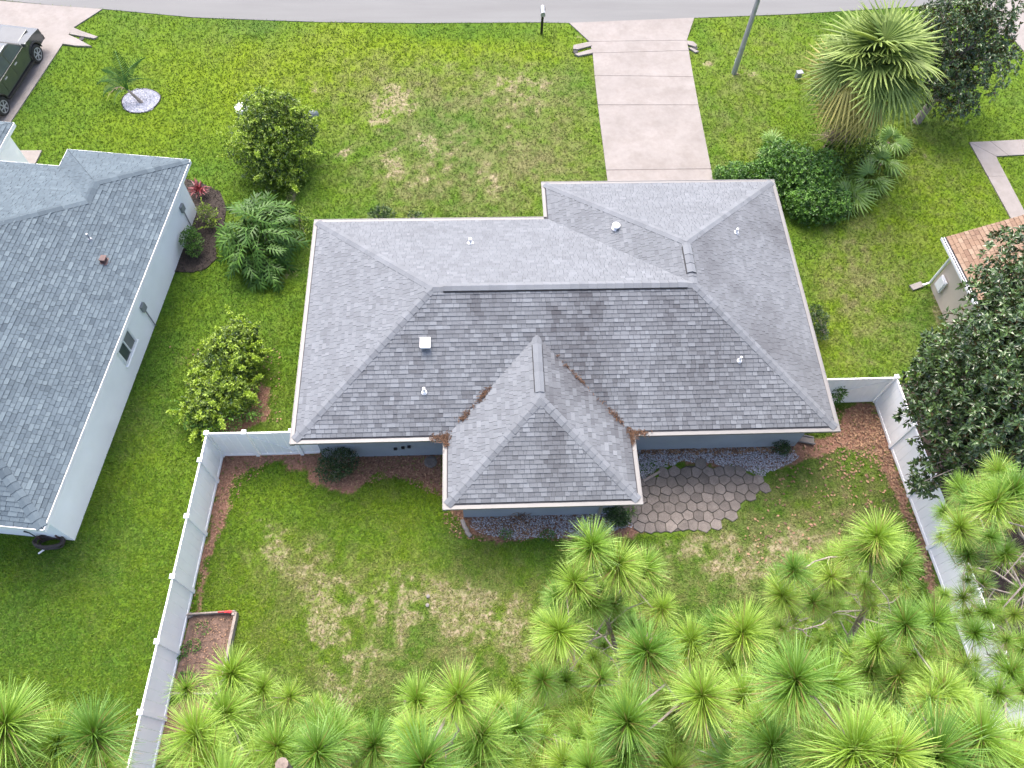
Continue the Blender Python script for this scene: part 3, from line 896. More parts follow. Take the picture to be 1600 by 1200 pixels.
# vents on the roof
def on_face(face, u, v):
    n = fnormal(face)
    d = ray(u, v)
    t = (Vector(face[0]) - CAM_P).dot(n) / d.dot(n)
    return CAM_P + d * t, n
def pipe_vent(fk, u, v, h=0.3, r_=0.05, mat='pvc', parent=None, faces=None):
    p, n = on_face((faces or FACES)[fk], u, v)
    b = MB()
    b.tube([p - Vector((0, 0, 0.06)), p + Vector((0, 0, h))], r_, 10)
    b.lathe(p + n * 0.012, [(r_ * 2.2, 0), (r_ * 2.1, 0.012), (r_ * 1.4, 0.03), (r_ * 1.15, 0.07)], 12, axis=n)
    b.build('vent_pipe', MT[mat], parent or house)
pipe_vent('rear', 663, 613, 0.28, 0.045)
pipe_vent('front', 735, 380, 0.26, 0.06)
pipe_vent('right', 1150, 364, 0.24, 0.045)
pipe_vent('rear', 1155, 564, 0.26, 0.04)
p, n = on_face(FACES['wingleft'], 962, 357)
b = MB()
b.lathe(p + n * 0.005, [(0.15, 0), (0.15, 0.02), (0.09, 0.03), (0.09, 0.12), (0.15, 0.13), (0.14, 0.19), (0.06, 0.23), (0.01, 0.235)], 14)
b.build('mushroom_vent', MT['pvc'], house)
p, n = on_face(FACES['rear'], 665, 540)
b = MB()
b.box(p + Vector((0, 0, 0.10)), (0.30, 0.28, 0.16))
b.add([p + Vector((-.17, -.2, .17)), p + Vector((.17, -.2, .17)), p + Vector((.17, .18, .19)), p + Vector((-.17, .18, .19)), p + Vector((-.17, -.2, .20)), p + Vector((.17, -.2, .20)), p + Vector((.17, .18, .23)), p + Vector((-.17, .18, .23))],
      [(4, 5, 6, 7), (0, 1, 5, 4), (1, 2, 6, 5), (2, 3, 7, 6), (3, 0, 4, 7), (0, 3, 2, 1)])
b.build('exhaust_vent', MT['pvc'], house)
# rear wall fittings, porch post, downspout and base
for u, v in ((618, 693), (640, 690), (630, 696)):
    q = Vector((at(u, v, 0.7).x, HY + 0.55 - 0.03, 0.62 + rnd.uniform(-.15, .2)))
    b = MB()
    b.box(q, (0.11, 0.06, 0.13))
    b.build('wall_box', MT['black'], house)
b = MB()
b.tube([HP(HB - 1.2, -HQ + 0.12, 0), HP(HB - 1.2, -HQ + 0.12, HE - 0.1)], 0.055, 8)
b.build('porch_post', MT['trim'], house)
# garage door on the street side
b = MB()
b.box(HP(HL - HD / 2, HD + HG - 0.53, 1.05), (4.88, 0.05, 2.1))
b.build('garage_door', MT['white'], house)
# ---- left neighbour house
lhouse = empty('house', LW(-8, -7, 0), 'neighbour house with a blue grey shingle roof and a long white side wall', 'house')
b = MB()
b.prism(LEFT_FOOT, 0.0, 2.52)
lw = b.build('wall', MT['stucco'], lhouse)
LE = 2.6
LH = LLEN - 0.9
lhr = LE + HS * LH / 2
WW = 4.92
whr = LE + HS * WW / 2
LFACES = {
    'east': [LW(0, -LLEN, LE), LW(0, -0.0, LE), LW(-WW / 2, -WW / 2, whr), LW(-WW / 2, -WW / 2 - 0.9, whr), LW(-LH / 2, -0.9 - LH / 2, lhr)],
    'south': [LW(-18, -LLEN, LE), LW(0, -LLEN, LE), LW(-LH / 2, -LLEN + LH / 2, lhr), LW(-18 + LH / 2, -LLEN + LH / 2, lhr)],
    'wingn': [LW(0, 0, LE), LW(-WW, 0, LE), LW(-WW / 2, -WW / 2, whr)],
    'wingw': [LW(-WW, 0, LE), LW(-WW, -0.9, LE), LW(-WW / 2, -WW / 2 - 0.9, whr), LW(-WW / 2, -WW / 2, whr)],
    'north': [LW(-WW, -0.9, LE), LW(-18, -0.9, LE), LW(-18 + LH / 2, -0.9 - LH / 2, lhr), LW(-LH / 2, -0.9 - LH / 2, lhr), LW(-WW / 2, -0.9 - WW / 2, whr)],
}
# the east face is not convex (the small wing steps out): split it for the shingles
east_a = [LW(0, -LLEN, LE), LW(0, -0.9, LE), LW(-LH / 2, -0.9 - LH / 2, lhr)]
b = MB()
for k, f in LFACES.items():
    nn = fnormal(f)
    b.poly([p - nn * 0.004 for p in f])
    b.poly([p - nn * 0.05 for p in f][::-1])
lroof = b.build('roof', MT['deck'], lhouse)
rows = []
# wing half of the east face: the strip between both hips, same plane, same courses
east_b = [LW(0, -LLEN, LE), LW(0, 0, LE), LW(-WW / 2, -WW / 2, whr), LW(-WW / 2, -LLEN + WW / 2, whr)]
east_c_low = LW(-WW / 2, -LLEN + WW / 2, whr)
shingle_face(east_b, (0.15, 0.19, 0.24, 0.3), 0.145, rows, stain_none, 301, 0.03, vary=.7)
# upper east triangle starts where the lower band ends, on a course line
sl_len = WW / 2 * math.sqrt(1 + HS * HS)
k_rows = int((sl_len - 0.03) / 0.145)
rows_up = []
shingle_face(east_a, (0.15, 0.19, 0.24, 0.3), 0.145, rows_up, stain_none, 302, 0.03, vary=.7)
def up_dist(c):
    return (c - LW(0, 0, LE)).dot((LW(-1, 0, LE + HS) - LW(0, 0, LE)).normalized())
cut = 0.03 + 0.145 * (k_rows - 0) + 0.145 / 2 - 0.01
rows = [r_ for r_ in rows if up_dist(r_[0]) < cut]
rows += [r_ for r_ in rows_up if up_dist(r_[0]) >= cut]
for i, k in enumerate(('south', 'wingn', 'wingw')):
    shingle_face(LFACES[k], (0.15, 0.19, 0.24, 0.3), 0.145, rows, stain_none, 310 + i, 0.03, vary=.4 if k != 'south' else .7)
shingle_face([LW(-WW / 2 + WW / 2, -0.9, LE), LW(-18, -0.9, LE), LW(-18 + LH / 2, -0.9 - LH / 2, lhr), LW(-LH / 2, -0.9 - LH / 2, lhr)], (0.15, 0.19, 0.24, 0.3), 0.145, rows, stain_none, 320, 0.03, vary=.4)
def l_hidden(r_):
    # courses of the main north slope that would lie under the small wing
    q = r_[0] - LW(0, 0, 0)
    e1 = Vector((math.cos(LA), math.sin(LA), 0))
    e2 = Vector((-math.sin(LA), math.cos(LA), 0))
    dx, dy = q.dot(e1), q.dot(e2)
    if dy < -LLEN + 0.5 or dx < -13:
        pass
    zz = LE + HS * max(0, min(-dx, WW + dx)) if -WW < dx < 0 else -9
    zz = min(zz, LE + HS * (-dy)) if zz > 0 else zz
    return dy > -4.2 and zz > r_[0].z + 0.06
rows = [r_ for r_ in rows if not l_hidden(r_)]
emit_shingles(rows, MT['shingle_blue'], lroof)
LN = {k: fnormal(f) for k, f in LFACES.items()}
MSB = MT['shingle_blue']
ridge_caps(LW(-.06, -.06, LE + .03), LW(-WW / 2, -WW / 2, whr), LN['wingn'], LN['east'], MSB, lroof, w=0.16, tone=(0.1, 0.6))
ridge_caps(LW(-WW / 2, -WW / 2, whr), LW(-WW / 2, -WW / 2 - 0.9, whr), LN['wingw'], LN['east'], MSB, lroof, w=0.16, tone=(0.1, 0.6))
ridge_caps(LW(-WW / 2, -0.9 - WW / 2, whr), LW(-LH / 2, -0.9 - LH / 2, lhr), LN['north'], LN['east'], MSB, lroof, w=0.16, tone=(0.1, 0.6))
ridge_caps(LW(-.06, -LLEN + .06, LE + .03), LW(-LH / 2, -LLEN + LH / 2, lhr), LN['south'], LN['east'], MSB, lroof, w=0.16, tone=(0.1, 0.65))
for a_, b_ in (((0, -LLEN), (0, 0)), ((0, 0), (-WW, 0)), ((-WW, 0), (-WW, -0.9)), ((-WW, -0.9), (-18, -0.9)), ((-18, -LLEN), (0, -LLEN))):
    bb = MB()
    bb.bar(LW(*a_, LE - 0.07), LW(*b_, LE - 0.07), 0.03, 0.17)
    bb.build('fascia', MT['white'], lhouse)
b = MB()
pts = [LW(x, y, 0) for x, y in ((-.02, -LLEN + .02), (-.02, -.02), (-WW + .02, -.02), (-WW + .02, -.92), (-17.9, -.92), (-17.9, -LLEN + .02))]
b.prism([(q.x, q.y) for q in pts], LE - 0.15, LE - 0.11)
b.build('soffit', MT['white'], lhouse)
pipe_vent('east', 141, 374, 0.3, 0.035, 'steel', lhouse, LFACES)
p, n = on_face(LFACES['east'], 163, 408)
b = MB()
b.box(p + Vector((0, 0, 0.09)), (0.16, 0.2, 0.16), rz=LA)
b.box(p + Vector((0.02, 0, 0.18)), (0.2, 0.24, 0.03), rz=LA)
b.lathe(p + n * 0.01, [(0.2, 0), (0.19, 0.015)], 10, axis=n)
b.build('exhaust_vent', MT['rust'], lhouse)
EW = -0.45    # east wall plane, left-house frame
def wall_pt(u, v):
    p0 = LW(EW, 0, 0)
    n = Vector((math.cos(LA), math.sin(LA), 0))
    d = ray(u, v)
    return CAM_P + d * ((p0 - CAM_P).dot(n) / d.dot(n)), n
e_n = Vector((-math.sin(LA), math.cos(LA), 0))
for (bu, bv), (eu, ev) in (((283, 325), (298, 354)), ((222, 480), (243, 511))):
    c, n = wall_pt(bu, bv)
    b = MB()
    b.box(c + n * 0.05, (0.1, 0.26, 0.32), rz=LA)
    bx = b.build('meter_box', MT['plastic'], lhouse)
    e_, _ = wall_pt(eu, ev)
    b = MB()
    b.tube([c + n * 0.04 - Vector((0, 0, .12)), Vector((c.x, c.y, 0.02)) + n * 0.04], 0.022, 6)
    b.build('conduit', MT['plastic'], bx)
c0, n = wall_pt(197, 541)
wb = MB()
for dy, dz, sy_, sz in ((0, 0.42, 1.06, 0.07), (0, -0.42, 1.06, 0.07), (-0.5, 0, 0.07, 0.78), (0.5, 0, 0.07, 0.78), (0.0, 0, 0.05, 0.78)):
    wb.box(c0 + e_n * dy + n * 0.025 + Vector((0, 0, dz)), (0.06, sy_, sz), rz=LA)
win = wb.build('window', MT['white'], lhouse)
b = MB()
b.box(c0 + n * 0.008 + e_n * -0.25, (0.012, 0.46, 0.78), rz=LA)
b.build('pane', MT['glass'], win)
b = MB()
b.box(c0 + n * 0.008 + e_n * 0.25, (0.012, 0.46, 0.78), rz=LA)
b.build('pane', MT['screen'], win)
b = MB()
b.box(c0 + n * 0.04 + Vector((0, 0, -0.49)), (0.1, 1.2, 0.05), rz=LA)
b.build('sill', MT['stucco'], win)
# front garage wing of that house, mostly outside the frame
gc = at(22, 192, 2.6)
ga = LA
def GW(dx, dy, z):
    return Vector((gc.x + math.cos(ga) * dx - math.sin(ga) * dy, gc.y + math.sin(ga) * dx + math.cos(ga) * dy, z))
b = MB()
b.prism([tuple(GW(x, y, 0)[:2]) for x, y in ((-0.3, -6), (-0.3, -0.3), (-7, -0.3), (-7, -6))], 0, 2.5)
b.build('garage_wall', MT['stucco'], lhouse)
GF = [[GW(0, -6, 2.6), GW(0, 0, 2.6), GW(-3, -3, 2.6 + HS * 3), GW(-3, -6, 2.6 + HS * 3)], [GW(0, 0, 2.6), GW(-7, 0, 2.6), GW(-3, -3, 2.6 + HS * 3)]]
b = MB()
for f in GF:
    nn = fnormal(f)
    b.poly([q - nn * 0.004 for q in f])
    b.poly([q - nn * 0.05 for q in f][::-1])
gr = b.build('garage_roof', MT['deck'], lhouse)
rows = []
for i, f in enumerate(GF):
    shingle_face(f, (0.15, 0.19, 0.24, 0.3), 0.145, rows, stain_none, 340 + i, 0.03)
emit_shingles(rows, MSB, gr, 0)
b = MB()
b.bar(GW(0, -6, 2.53), GW(0, 0, 2.53), 0.03, 0.17)
b.bar(GW(0, 0.0, 2.53), GW(-7, 0.0, 2.53), 0.03, 0.17)
b.build('garage_fascia', MT['white'], lhouse)

# ---- right neighbour: tan house corner under a terracotta roof
shed = empty('house', (21, 17, 0), 'tan neighbour house corner with a terracotta shingle roof behind the magnolia', 'house')
b = MB()
b.prism(SHED_FOOT, 0, 2.3)
b.build('wall', MT['tan'], shed)
se0, se1 = at(1476, 371, 2.4), at(1512, 442, 2.4)
sd = (se1 - se0).normalized()
sn = Vector((-sd.y, sd.x, 0))
if sn.x < 0:
    sn = -sn
A0, A1 = se0, se0 + sd * 3.6
SF = [A0, A1, A1 + sn * 6 + Vector((0, 0, 6 * 0.36)), A0 + sn * 6 + Vector((0, 0, 6 * 0.36))]
if fnormal(SF).z < 0:
    SF = [SF[1], SF[0], SF[3], SF[2]]
b = MB()
nn = fnormal(SF)
b.poly([q - nn * 0.004 for q in SF])
b.poly([q - nn * 0.08 for q in SF][::-1])
sroof = b.build('roof', MT['deck'], shed)
rows = []
shingle_face(SF, (0.2, 0.25, 0.3), 0.16, rows, stain_none, 400, 0.05)
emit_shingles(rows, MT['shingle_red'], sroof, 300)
b = MB()
b.bar(A0 - sn * 0.02 + Vector((0, 0, -0.05)), A1 - sn * 0.02 + Vector((0, 0, -0.05)), 0.02, 0.12)
b.bar(A0 - sn * 0.13 + Vector((0, 0, -0.03)), A1 - sn * 0.13 + Vector((0, 0, -0.03)), 0.02, 0.11)
b.bar(A0 - sn * 0.075 + Vector((0, 0, -0.09)), A1 - sn * 0.075 + Vector((0, 0, -0.09)), 0.12, 0.012)
gut = b.build('gutter', MT['white'], shed)
for i in range(26):
    b = MB()
    q = A0 + sd * (0.08 + i * 0.135) - sn * 0.075
    b.box(q + Vector((0, 0, -0.035)), (0.07, rnd.uniform(0.04, 0.1), 0.03), rz=math.atan2(sd.y, sd.x) + math.pi / 2)
    b.build('leaf_clump', MT['vent_dark'], gut)
dcx = Vector((18.42, 18.22, 0)) - sn * 0.06
b = MB()
b.tube([A0 + sd * 0.6 - sn * 0.08 + Vector((0, 0, -0.1)), dcx + Vector((0, 0, 2.1)), dcx + Vector((0, 0, 0.2)), dcx - sn * 0.25 + Vector((0, 0, 0.08))], 0.05, 8)
b.build('downspout', MT['white'], shed)
ppos = Vector((18.42, 17.75, 0.75))
b = MB()
b.box(ppos + Vector((-0.03, 0, 0)), (0.08, 0.46, 0.62), rz=R(3.7))
pb = b.build('meter_panel', MT['white'], shed, None, 0.01)
b = MB()
b.box(ppos + Vector((-0.09, 0, 0)), (0.02, 0.38, 0.52), rz=R(3.7))
b.build('panel_door', MT['white'], pb)
b = MB()
b.box(dcx - sn * 0.5 + Vector((0, 0, 0.04)), (0.55, 0.26, 0.08), rz=R(20))
o = b.build('splash_block', MT['concrete'], None, None, 0.01)
tag(o, 'pale splash block under the downspout of the tan house', 'splash block')

# ------------------------------------------------------------------ FENCES
FH = 1.83
def fence(name_label, pts, gates, label):
    """pts: post positions in order; gates: index set of the spans that are gates"""
    root = empty('vinyl_fence', (pts[0][0], pts[0][1], 0), label, 'fence')
    for i, (x, y) in enumerate(pts):
        a = pts[min(i + 1, len(pts) - 1)]
        c = pts[max(i - 1, 0)]
        rz = math.atan2(a[1] - c[1], a[0] - c[0])
        if 0 < i < len(pts) - 1 and abs((Vector(a) - Vector((x, y))).normalized().dot((Vector((x, y)) - Vector(c)).normalized())) < 0.7:
            rz = math.atan2(a[1] - y, a[0] - x)
        b = MB()
        b.box((x, y, FH / 2 + 0.03), (0.125, 0.125, FH + 0.06), rz=rz)
        po = b.build('post', MT['vinyl'], root, None, 0.006)
        b = MB()
        m = Matrix.Rotation(rz, 3, 'Z')
        z0 = FH + 0.062
        sq = [Vector((x, y, z0)) + m @ Vector((sx * .078, sy_ * .078, 0)) for sx, sy_ in ((-1, -1), (1, -1), (1, 1), (-1, 1))]
        b.add(sq + [q + Vector((0, 0, 0.03)) for q in sq] + [(x, y, z0 + 0.075)], [(3, 2, 1, 0), (0, 1, 5, 4), (1, 2, 6, 5), (2, 3, 7, 6), (3, 0, 4, 7), (4, 5, 8), (5, 6, 8), (6, 7, 8), (7, 4, 8)])
        b.build('post_cap', MT['vinyl'], po)
    for i in range(len(pts) - 1):
        p, q = Vector((*pts[i], 0)), Vector((*pts[i + 1], 0))
        d = (q - p).normalized()
        a, c = p + d * 0.066, q - d * 0.066
        gate = i in gates
        z1 = FH - 0.06 if not gate else FH - 0.09
        holder = root
        if gate:
            bb = MB()
            a, c = a + d * 0.02, c - d * 0.02
            for e in (a + d * 0.03, c - d * 0.03):
                bb.box(e + Vector((0, 0, 0.95)), (0.06, 0.06, 1.72), rz=math.atan2(d.y, d.x))
            holder = bb.build('gate', MT['vinyl'], root)
            bb = MB()
            nrm = Vector((d.y, -d.x, 0))
            if nrm.y > 0 and abs(d.x) > 0.7:
                nrm = -nrm
            bb.bar(a + nrm * 0.03 + Vector((0, 0, 0.22)), c + nrm * 0.03 + Vector((0, 0, FH - 0.18)), 0.02, 0.035)
            bb.build('brace', MT['vinyl'], holder)
        L = (c - a).length
        nb = max(1, round(L / 0.3))
        for k in range(nb):
            s0, s1 = a + d * (L * k / nb + 0.004), a + d * (L * (k + 1) / nb - 0.004)
            bb = MB()
            bb.bar(s0 + Vector((0, 0, (0.10 + z1) / 2)), s1 + Vector((0, 0, (0.10 + z1) / 2)), 0.022, z1 - 0.10)
            bb.build('board', MT['vinyl'], holder)
        bb = MB()
        bb.bar(a + Vector((0, 0, z1 + 0.045)), c + Vector((0, 0, z1 + 0.045)), 0.05, 0.09)
        bb.build('top_rail', MT['vinyl'], holder)
        bb = MB()
        bb.bar(a + Vector((0, 0, 0.085)), c + Vector((0, 0, 0.085)), 0.05, 0.13)
        bb.build('bottom_rail', MT['vinyl'], holder)
    return root
l0, l1 = at(349, 712), at(262, 1105)
ld = (l1 - l0).normalized()
# post positions along the left run, read from the photograph
ly = [0.0, 0.98]
while ly[-1] < 13.5:
    ly.append(ly[-1] + 1.905)
lpts = [tuple((l0 + ld * s)[:2]) for s in ly]
ret = [tuple(at(u, v)[:2]) for u, v in ((508, 707), (473, 709), (404, 711))]
fence('left', ret + lpts, {1}, 'white vinyl privacy fence between the left lawn and the back yard')
r0 = at(1365.5, 627)
rp = [tuple(r0[:2]), tuple(at(1390.5, 699)[:2])]
rd = (at(1525, 1060) - at(1390.5, 699)).normalized()
for k in range(1, 8):
    rp.append(tuple((at(1390.5, 699) + rd * 1.89 * k)[:2]))
fence('right', [(HX + HL - 0.5, r0.y - 0.02)] + rp, {0}, 'white vinyl privacy fence along the right edge below the magnolia')

# ------------------------------------------------------------------ PATIO, GRAVEL, BEDS
pat = flat('patio', offset_poly(PATIO_POLY[::-1], 0.12) , -0.1, 0.012, MT['joint'])
def patio_stones():
    r = random.Random(5)
    xs = [p[0] for p in PATIO_POLY]
    ys = [p[1] for p in PATIO_POLY]
    S = 0.385
    sites = []
    row = 0
    y = min(ys) - S
    while y < max(ys) + S:
        x = min(xs) - S + (S / 2 if row % 2 else 0)
        while x < max(xs) + S:
            sites.append((x + r.uniform(-.07, .07), y + r.uniform(-.07, .07)))
            x += S
        y += S * 0.866
        row += 1
    P = PATIO_POLY if sum(PATIO_POLY[i][0] * PATIO_POLY[(i + 1) % len(PATIO_POLY)][1] - PATIO_POLY[(i + 1) % len(PATIO_POLY)][0] * PATIO_POLY[i][1] for i in range(len(PATIO_POLY))) > 0 else PATIO_POLY[::-1]
    sx, sy_ = np.array([s[0] for s in sites]), np.array([s[1] for s in sites])
    ok = inside(offset_poly(P, -.02), sx, sy_)
    for i, (x, y) in enumerate(sites):
        if not ok[i]:
            continue
        cell = [(x - .4, y - .4), (x + .4, y - .4), (x + .4, y + .4), (x - .4, y + .4)]
        ed = []
        for j, (x2, y2) in enumerate(sites):
            d = math.hypot(x2 - x, y2 - y)
            if j != i and d < 1.0:
                nx, ny = (x - x2) / d, (y - y2) / d
                g = 0.010
                ed.append(((x + x2) / 2 + nx * g, (y + y2) / 2 + ny * g, nx, ny))
        cell = clip_poly(cell, ed)
        if len(cell) < 3:
            continue
        cell = [(px + r.uniform(-.008, .008), py + r.uniform(-.008, .008)) for px, py in cell]
        tone = min(1, max(0, 0.5 + r.gauss(0, 0.27)))
        b = MB()
        n = len(cell)
        zt = 0.045 + r.uniform(-.006, .008)
        inner = [(x + (px - x) * 0.93, y + (py - y) * 0.93) for px, py in cell]
        vs = [(px, py, 0.0) for px, py in cell] + [(px, py, zt - 0.012) for px, py in cell] + [(px, py, zt) for px, py in inner]
        fs = [tuple(range(2 * n, 3 * n))]
        for k in range(n):
            k2 = (k + 1) % n
            fs += [(k, k2, n + k2, n + k), (n + k, n + k2, 2 * n + k2, 2 * n + k)]
        b.add(vs, fs, tone)
        b.build('flagstone', MT['stone'], pat)
patio_stones()

def scatter_in(poly, n, r, extra=None):
    xs = [p[0] for p in poly]
    ys = [p[1] for p in poly]
    X = r.uniform(min(xs), max(xs), n * 4)
    Y = r.uniform(min(ys), max(ys), n * 4)
    k = inside(poly, X + (fbm(X, Y, 0.5, 88) - .5) * .3, Y + (fbm(X, Y, 0.5, 99) - .5) * .3)
    X, Y = X[k][:n], Y[k][:n]
    return X, Y
OCT_V = np.array([(1, 0, 0), (-1, 0, 0), (0, 1, 0), (0, -1, 0), (0, 0, 1), (0, 0, -1)], float)
OCT_T = np.array([(0, 2, 4), (2, 1, 4), (1, 3, 4), (3, 0, 4), (2, 0, 5), (1, 2, 5), (3, 1, 5), (0, 3, 5)])
def pebbles(name, X, Y, smin, smax, mat, seed, z=0.01, parent=None):
    r = np.random.default_rng(seed)
    n = len(X)
    s = r.uniform(smin, smax, (n, 1)) * np.stack([r.uniform(.7, 1.2, n), r.uniform(.7, 1.2, n), r.uniform(.45, .8, n)], -1)
    a = r.uniform(0, 6.28, n)
    V = OCT_V[None] * s[:, None, :]
    V = V + r.normal(0, 0.16, V.shape) * s[:, None, :]
    c, sn_ = np.cos(a)[:, None], np.sin(a)[:, None]
    V = np.stack([V[..., 0] * c - V[..., 1] * sn_, V[..., 0] * sn_ + V[..., 1] * c, V[..., 2]], -1)
    V = V + np.stack([X, Y, np.full(n, z)], -1)[:, None, :]
    T = OCT_T[None] + 6 * np.arange(n)[:, None, None]
    tone = np.repeat(np.clip(r.normal(.5, .28, n), 0, 1), 8)
    return tri_mesh(name, V.reshape(-1, 3), T.reshape(-1, 3), mat, parent, 'stuff', {'tone': ('FACE', tone)})
GR1 = gxy([(1000, 702), (1235, 697), (1250, 715), (1215, 735), (1190, 745), (1165, 733), (1137, 733), (1099, 722), (1071, 722), (1030, 735), (1005, 752), (980, 760)])
X, Y = scatter_in(GR1, 5200, rng)
pebbles('gravel', X, Y, 0.016, 0.034, MT['gravel'], 1)
GR2 = gxy([(735, 792), (990, 788), (985, 822), (930, 838), (880, 842), (810, 842), (760, 836), (735, 822)])
X, Y = scatter_in(GR2, 5600, rng)
pebbles('gravel', X, Y, 0.014, 0.03, MT['gravel'], 2)
# pale gravel ring round the young palm
ring = MB()
a_ = [i * 2 * math.pi / 40 for i in range(40)]
rp_ = [(RING_C.x + RING_R * math.cos(t) * (1 + .05 * math.sin(3 * t)), RING_C.y + RING_R * 0.93 * math.sin(t)) for t in a_]
ring.prism(rp_, -0.05, 0.006)
rg = ring.build('gravel_ring', MT['gravel_white'], None, 'structure')
X, Y = scatter_in(rp_, 2600, rng)
pebbles('pale_gravel', X, Y, 0.018, 0.036, MT['gravel_white'], 3, 0.012, rg)
ed = MB()
ed.tube([(x, y, 0.0) for x, y in rp_] + [(*rp_[0], 0.0)], 0.03, 5, cap=False)
ed.build('edging', MT['vent_dark'], rg)
lb = flat('mulch_bed', LBED_POLY, -0.05, 0.03, MT['peat'])
X, Y = scatter_in(LBED_POLY, 1600, rng)
pebbles('bark_chips', X, Y, 0.02, 0.045, MT['peat'], 4, 0.035, lb)

# loose leaves and pine straw
def flakes(name, P, size, mat, seed, elong=1.7, lift=0.6, parent=None, nrm=None):
    r = np.random.default_rng(seed)
    n = len(P)
    a = r.uniform(0, 6.28, n)
    L = r.uniform(.6, 1.25, n) * size
    W = L / elong
    t1 = np.stack([np.cos(a), np.sin(a), r.normal(0, .22, n) * lift], -1)
    t2 = np.stack([-np.sin(a), np.cos(a), r.normal(0, .35, n) * lift], -1)
    V = np.stack([P - t1 * L[:, None] / 2, P + t2 * W[:, None] / 2, P + t1 * L[:, None] / 2, P - t2 * W[:, None] / 2], 1)
    V[:, 1::2, 2] += L[:, None] * .12 * lift
    T = np.array([(0, 2, 1), (0, 3, 2)])[None] + 4 * np.arange(n)[:, None, None]
    return tri_mesh(name, V.reshape(-1, 3), T.reshape(-1, 3), mat, parent, 'stuff', {'tone': ('FACE', np.repeat(r.random(n), 2))})
def litter(name, px, n, size, seed, mat='litter', z=0.0):
    X, Y = scatter_in(gxy(px), n, np.random.default_rng(seed))
    P = np.stack([X, Y, np.random.default_rng(seed).uniform(0.012, 0.035, len(X)) + z], -1)
    return flakes(name, P, size, MT[mat], seed)
litter('fallen_leaves', [(1332, 640), (1368, 632), (1395, 705), (1448, 855), (1475, 950), (1462, 950), (1430, 850), (1388, 755), (1350, 700), (1325, 690)], 800, 0.105, 21)
litter('fallen_leaves', [(1003, 692), (1240, 690), (1240, 708), (1003, 712)], 900, 0.11, 22)
litter('fallen_leaves', [(1230, 700), (1400, 690), (1460, 900), (1300, 960), (1150, 860), (1200, 760)], 420, 0.12, 23)
litter('fallen_leaves', [(1300, 640), (1368, 632), (1390, 700), (1320, 760), (1290, 700)], 260, 0.11, 26)
litter('fallen_leaves', [(560, 706), (692, 704), (692, 780), (620, 745), (550, 760), (480, 745)], 900, 0.08, 24)
litter('fallen_leaves', [(690, 800), (790, 800), (900, 845), (740, 846), (700, 830)], 500, 0.08, 25)
litter('fallen_leaves', [(350, 715), (440, 716), (380, 760), (340, 850), (300, 960), (262, 1110), (240, 1200), (225, 1200), (290, 960)], 800, 0.07, 27)
litter('fallen_leaves', [(260, 540), (440, 540), (440, 660), (340, 676)], 260, 0.08, 28)
def straw(pts, n, w, seed, wts=None):
    r = np.random.default_rng(seed)
    pts = [np.array(p) for p in pts]
    P = []
    for _ in range(n):
        k = r.integers(0, len(pts) - 1)
        t = r.random()
        P.append(pts[k] * (1 - t) + pts[k + 1] * t + np.array([r.normal(0, w) * r.uniform(.4, 2.0), r.normal(0, w) * r.uniform(.4, 2.0), abs(r.normal(0, .015)) + .03]))
    flakes('pine_straw', np.array(P), 0.16, MT['straw'], seed, elong=7, lift=0.5)
def vpt(side, t, off=0.0):
    """point on a rear-wing valley, t 0 at the eave, 1 at the ridge"""
    x = HA + w2 * t if side < 0 else HB - w2 * t
    return tuple(HP(x, w2 * t, HE + HS * w2 * t + 0.02 + off))
straw([vpt(-1, 0.0), vpt(-1, 0.06)], 87, 0.10, 31)
straw([tuple(HP(HA - 0.45, 0.06, HE + .05)), tuple(HP(HA + .05, 0.06, HE + .05)), tuple(HP(HA + .08, -0.25, HE + .05))], 185, 0.05, 32)
straw([vpt(-1, 0.18), vpt(-1, 0.27)], 75, 0.05, 33)
straw([vpt(-1, 0.3), vpt(-1, 0.5)], 63, 0.03, 34)
straw([vpt(-1, 0.4), vpt(-1, 0.46)], 63, 0.06, 35)
straw([vpt(1, 0.0), vpt(1, 0.06)], 98, 0.10, 36)
straw([tuple(HP(HB + 0.45, 0.06, HE + .05)), tuple(HP(HB - .05, 0.06, HE + .05)), tuple(HP(HB - .08, -0.3, HE + .05))], 185, 0.05, 37)
straw([vpt(1, 0.12), vpt(1, 0.24)], 75, 0.05, 38)
straw([vpt(1, 0.24), vpt(1, 0.8)], 46, 0.025, 39)
straw([vpt(1, 0.5), vpt(1, 0.72)], 34, 0.03, 40)

# raised garden bed
gb = empty('raised_garden_bed', at(320, 1020), 'timber framed garden bed of bare soil against the left fence', 'garden bed')
cs = [Vector((*p_, 0)) for p_ in BEDBOX]
for i, (a, c) in enumerate(((0, 1), (1, 2), (2, 3))):
    b = MB()
    dd = (cs[c] - cs[a]).normalized()
    b.bar(cs[a] + dd * (0.03 if i else -0.02) + Vector((0, 0, 0.12)), cs[c] + dd * (-0.03 if i != 1 else 0.0) + Vector((0, 0, 0.12)), 0.05 if i != 1 else 0.09, 0.26 if i != 1 else 0.27)
    b.build('plank', MT['timber'], gb, None, 0.006)
b = MB()
b.prism([tuple(lerp2(p_, (at(320, 1020).x, at(320, 1020).y), 0.02)) for p_ in BEDBOX], -0.02, 0.07)
b.build('soil', MT['soil'], gb)
for i in (1, 2):
    b = MB()
    b.box(cs[i] + (at(320, 1020) - cs[i]).normalized() * 0.12 + Vector((0, 0, 0.14)), (0.08, 0.08, 0.3))
    b.build('corner_post', MT['timber'], gb)
b = MB()
tp = at(352, 956, 0.26)
b.tube([tp + Vector((-.22, 0, .02)), tp + Vector((-.02, 0.0, .03))], 0.025, 6)
tr = b.build('garden_trowel', MT['red'])
b = MB()
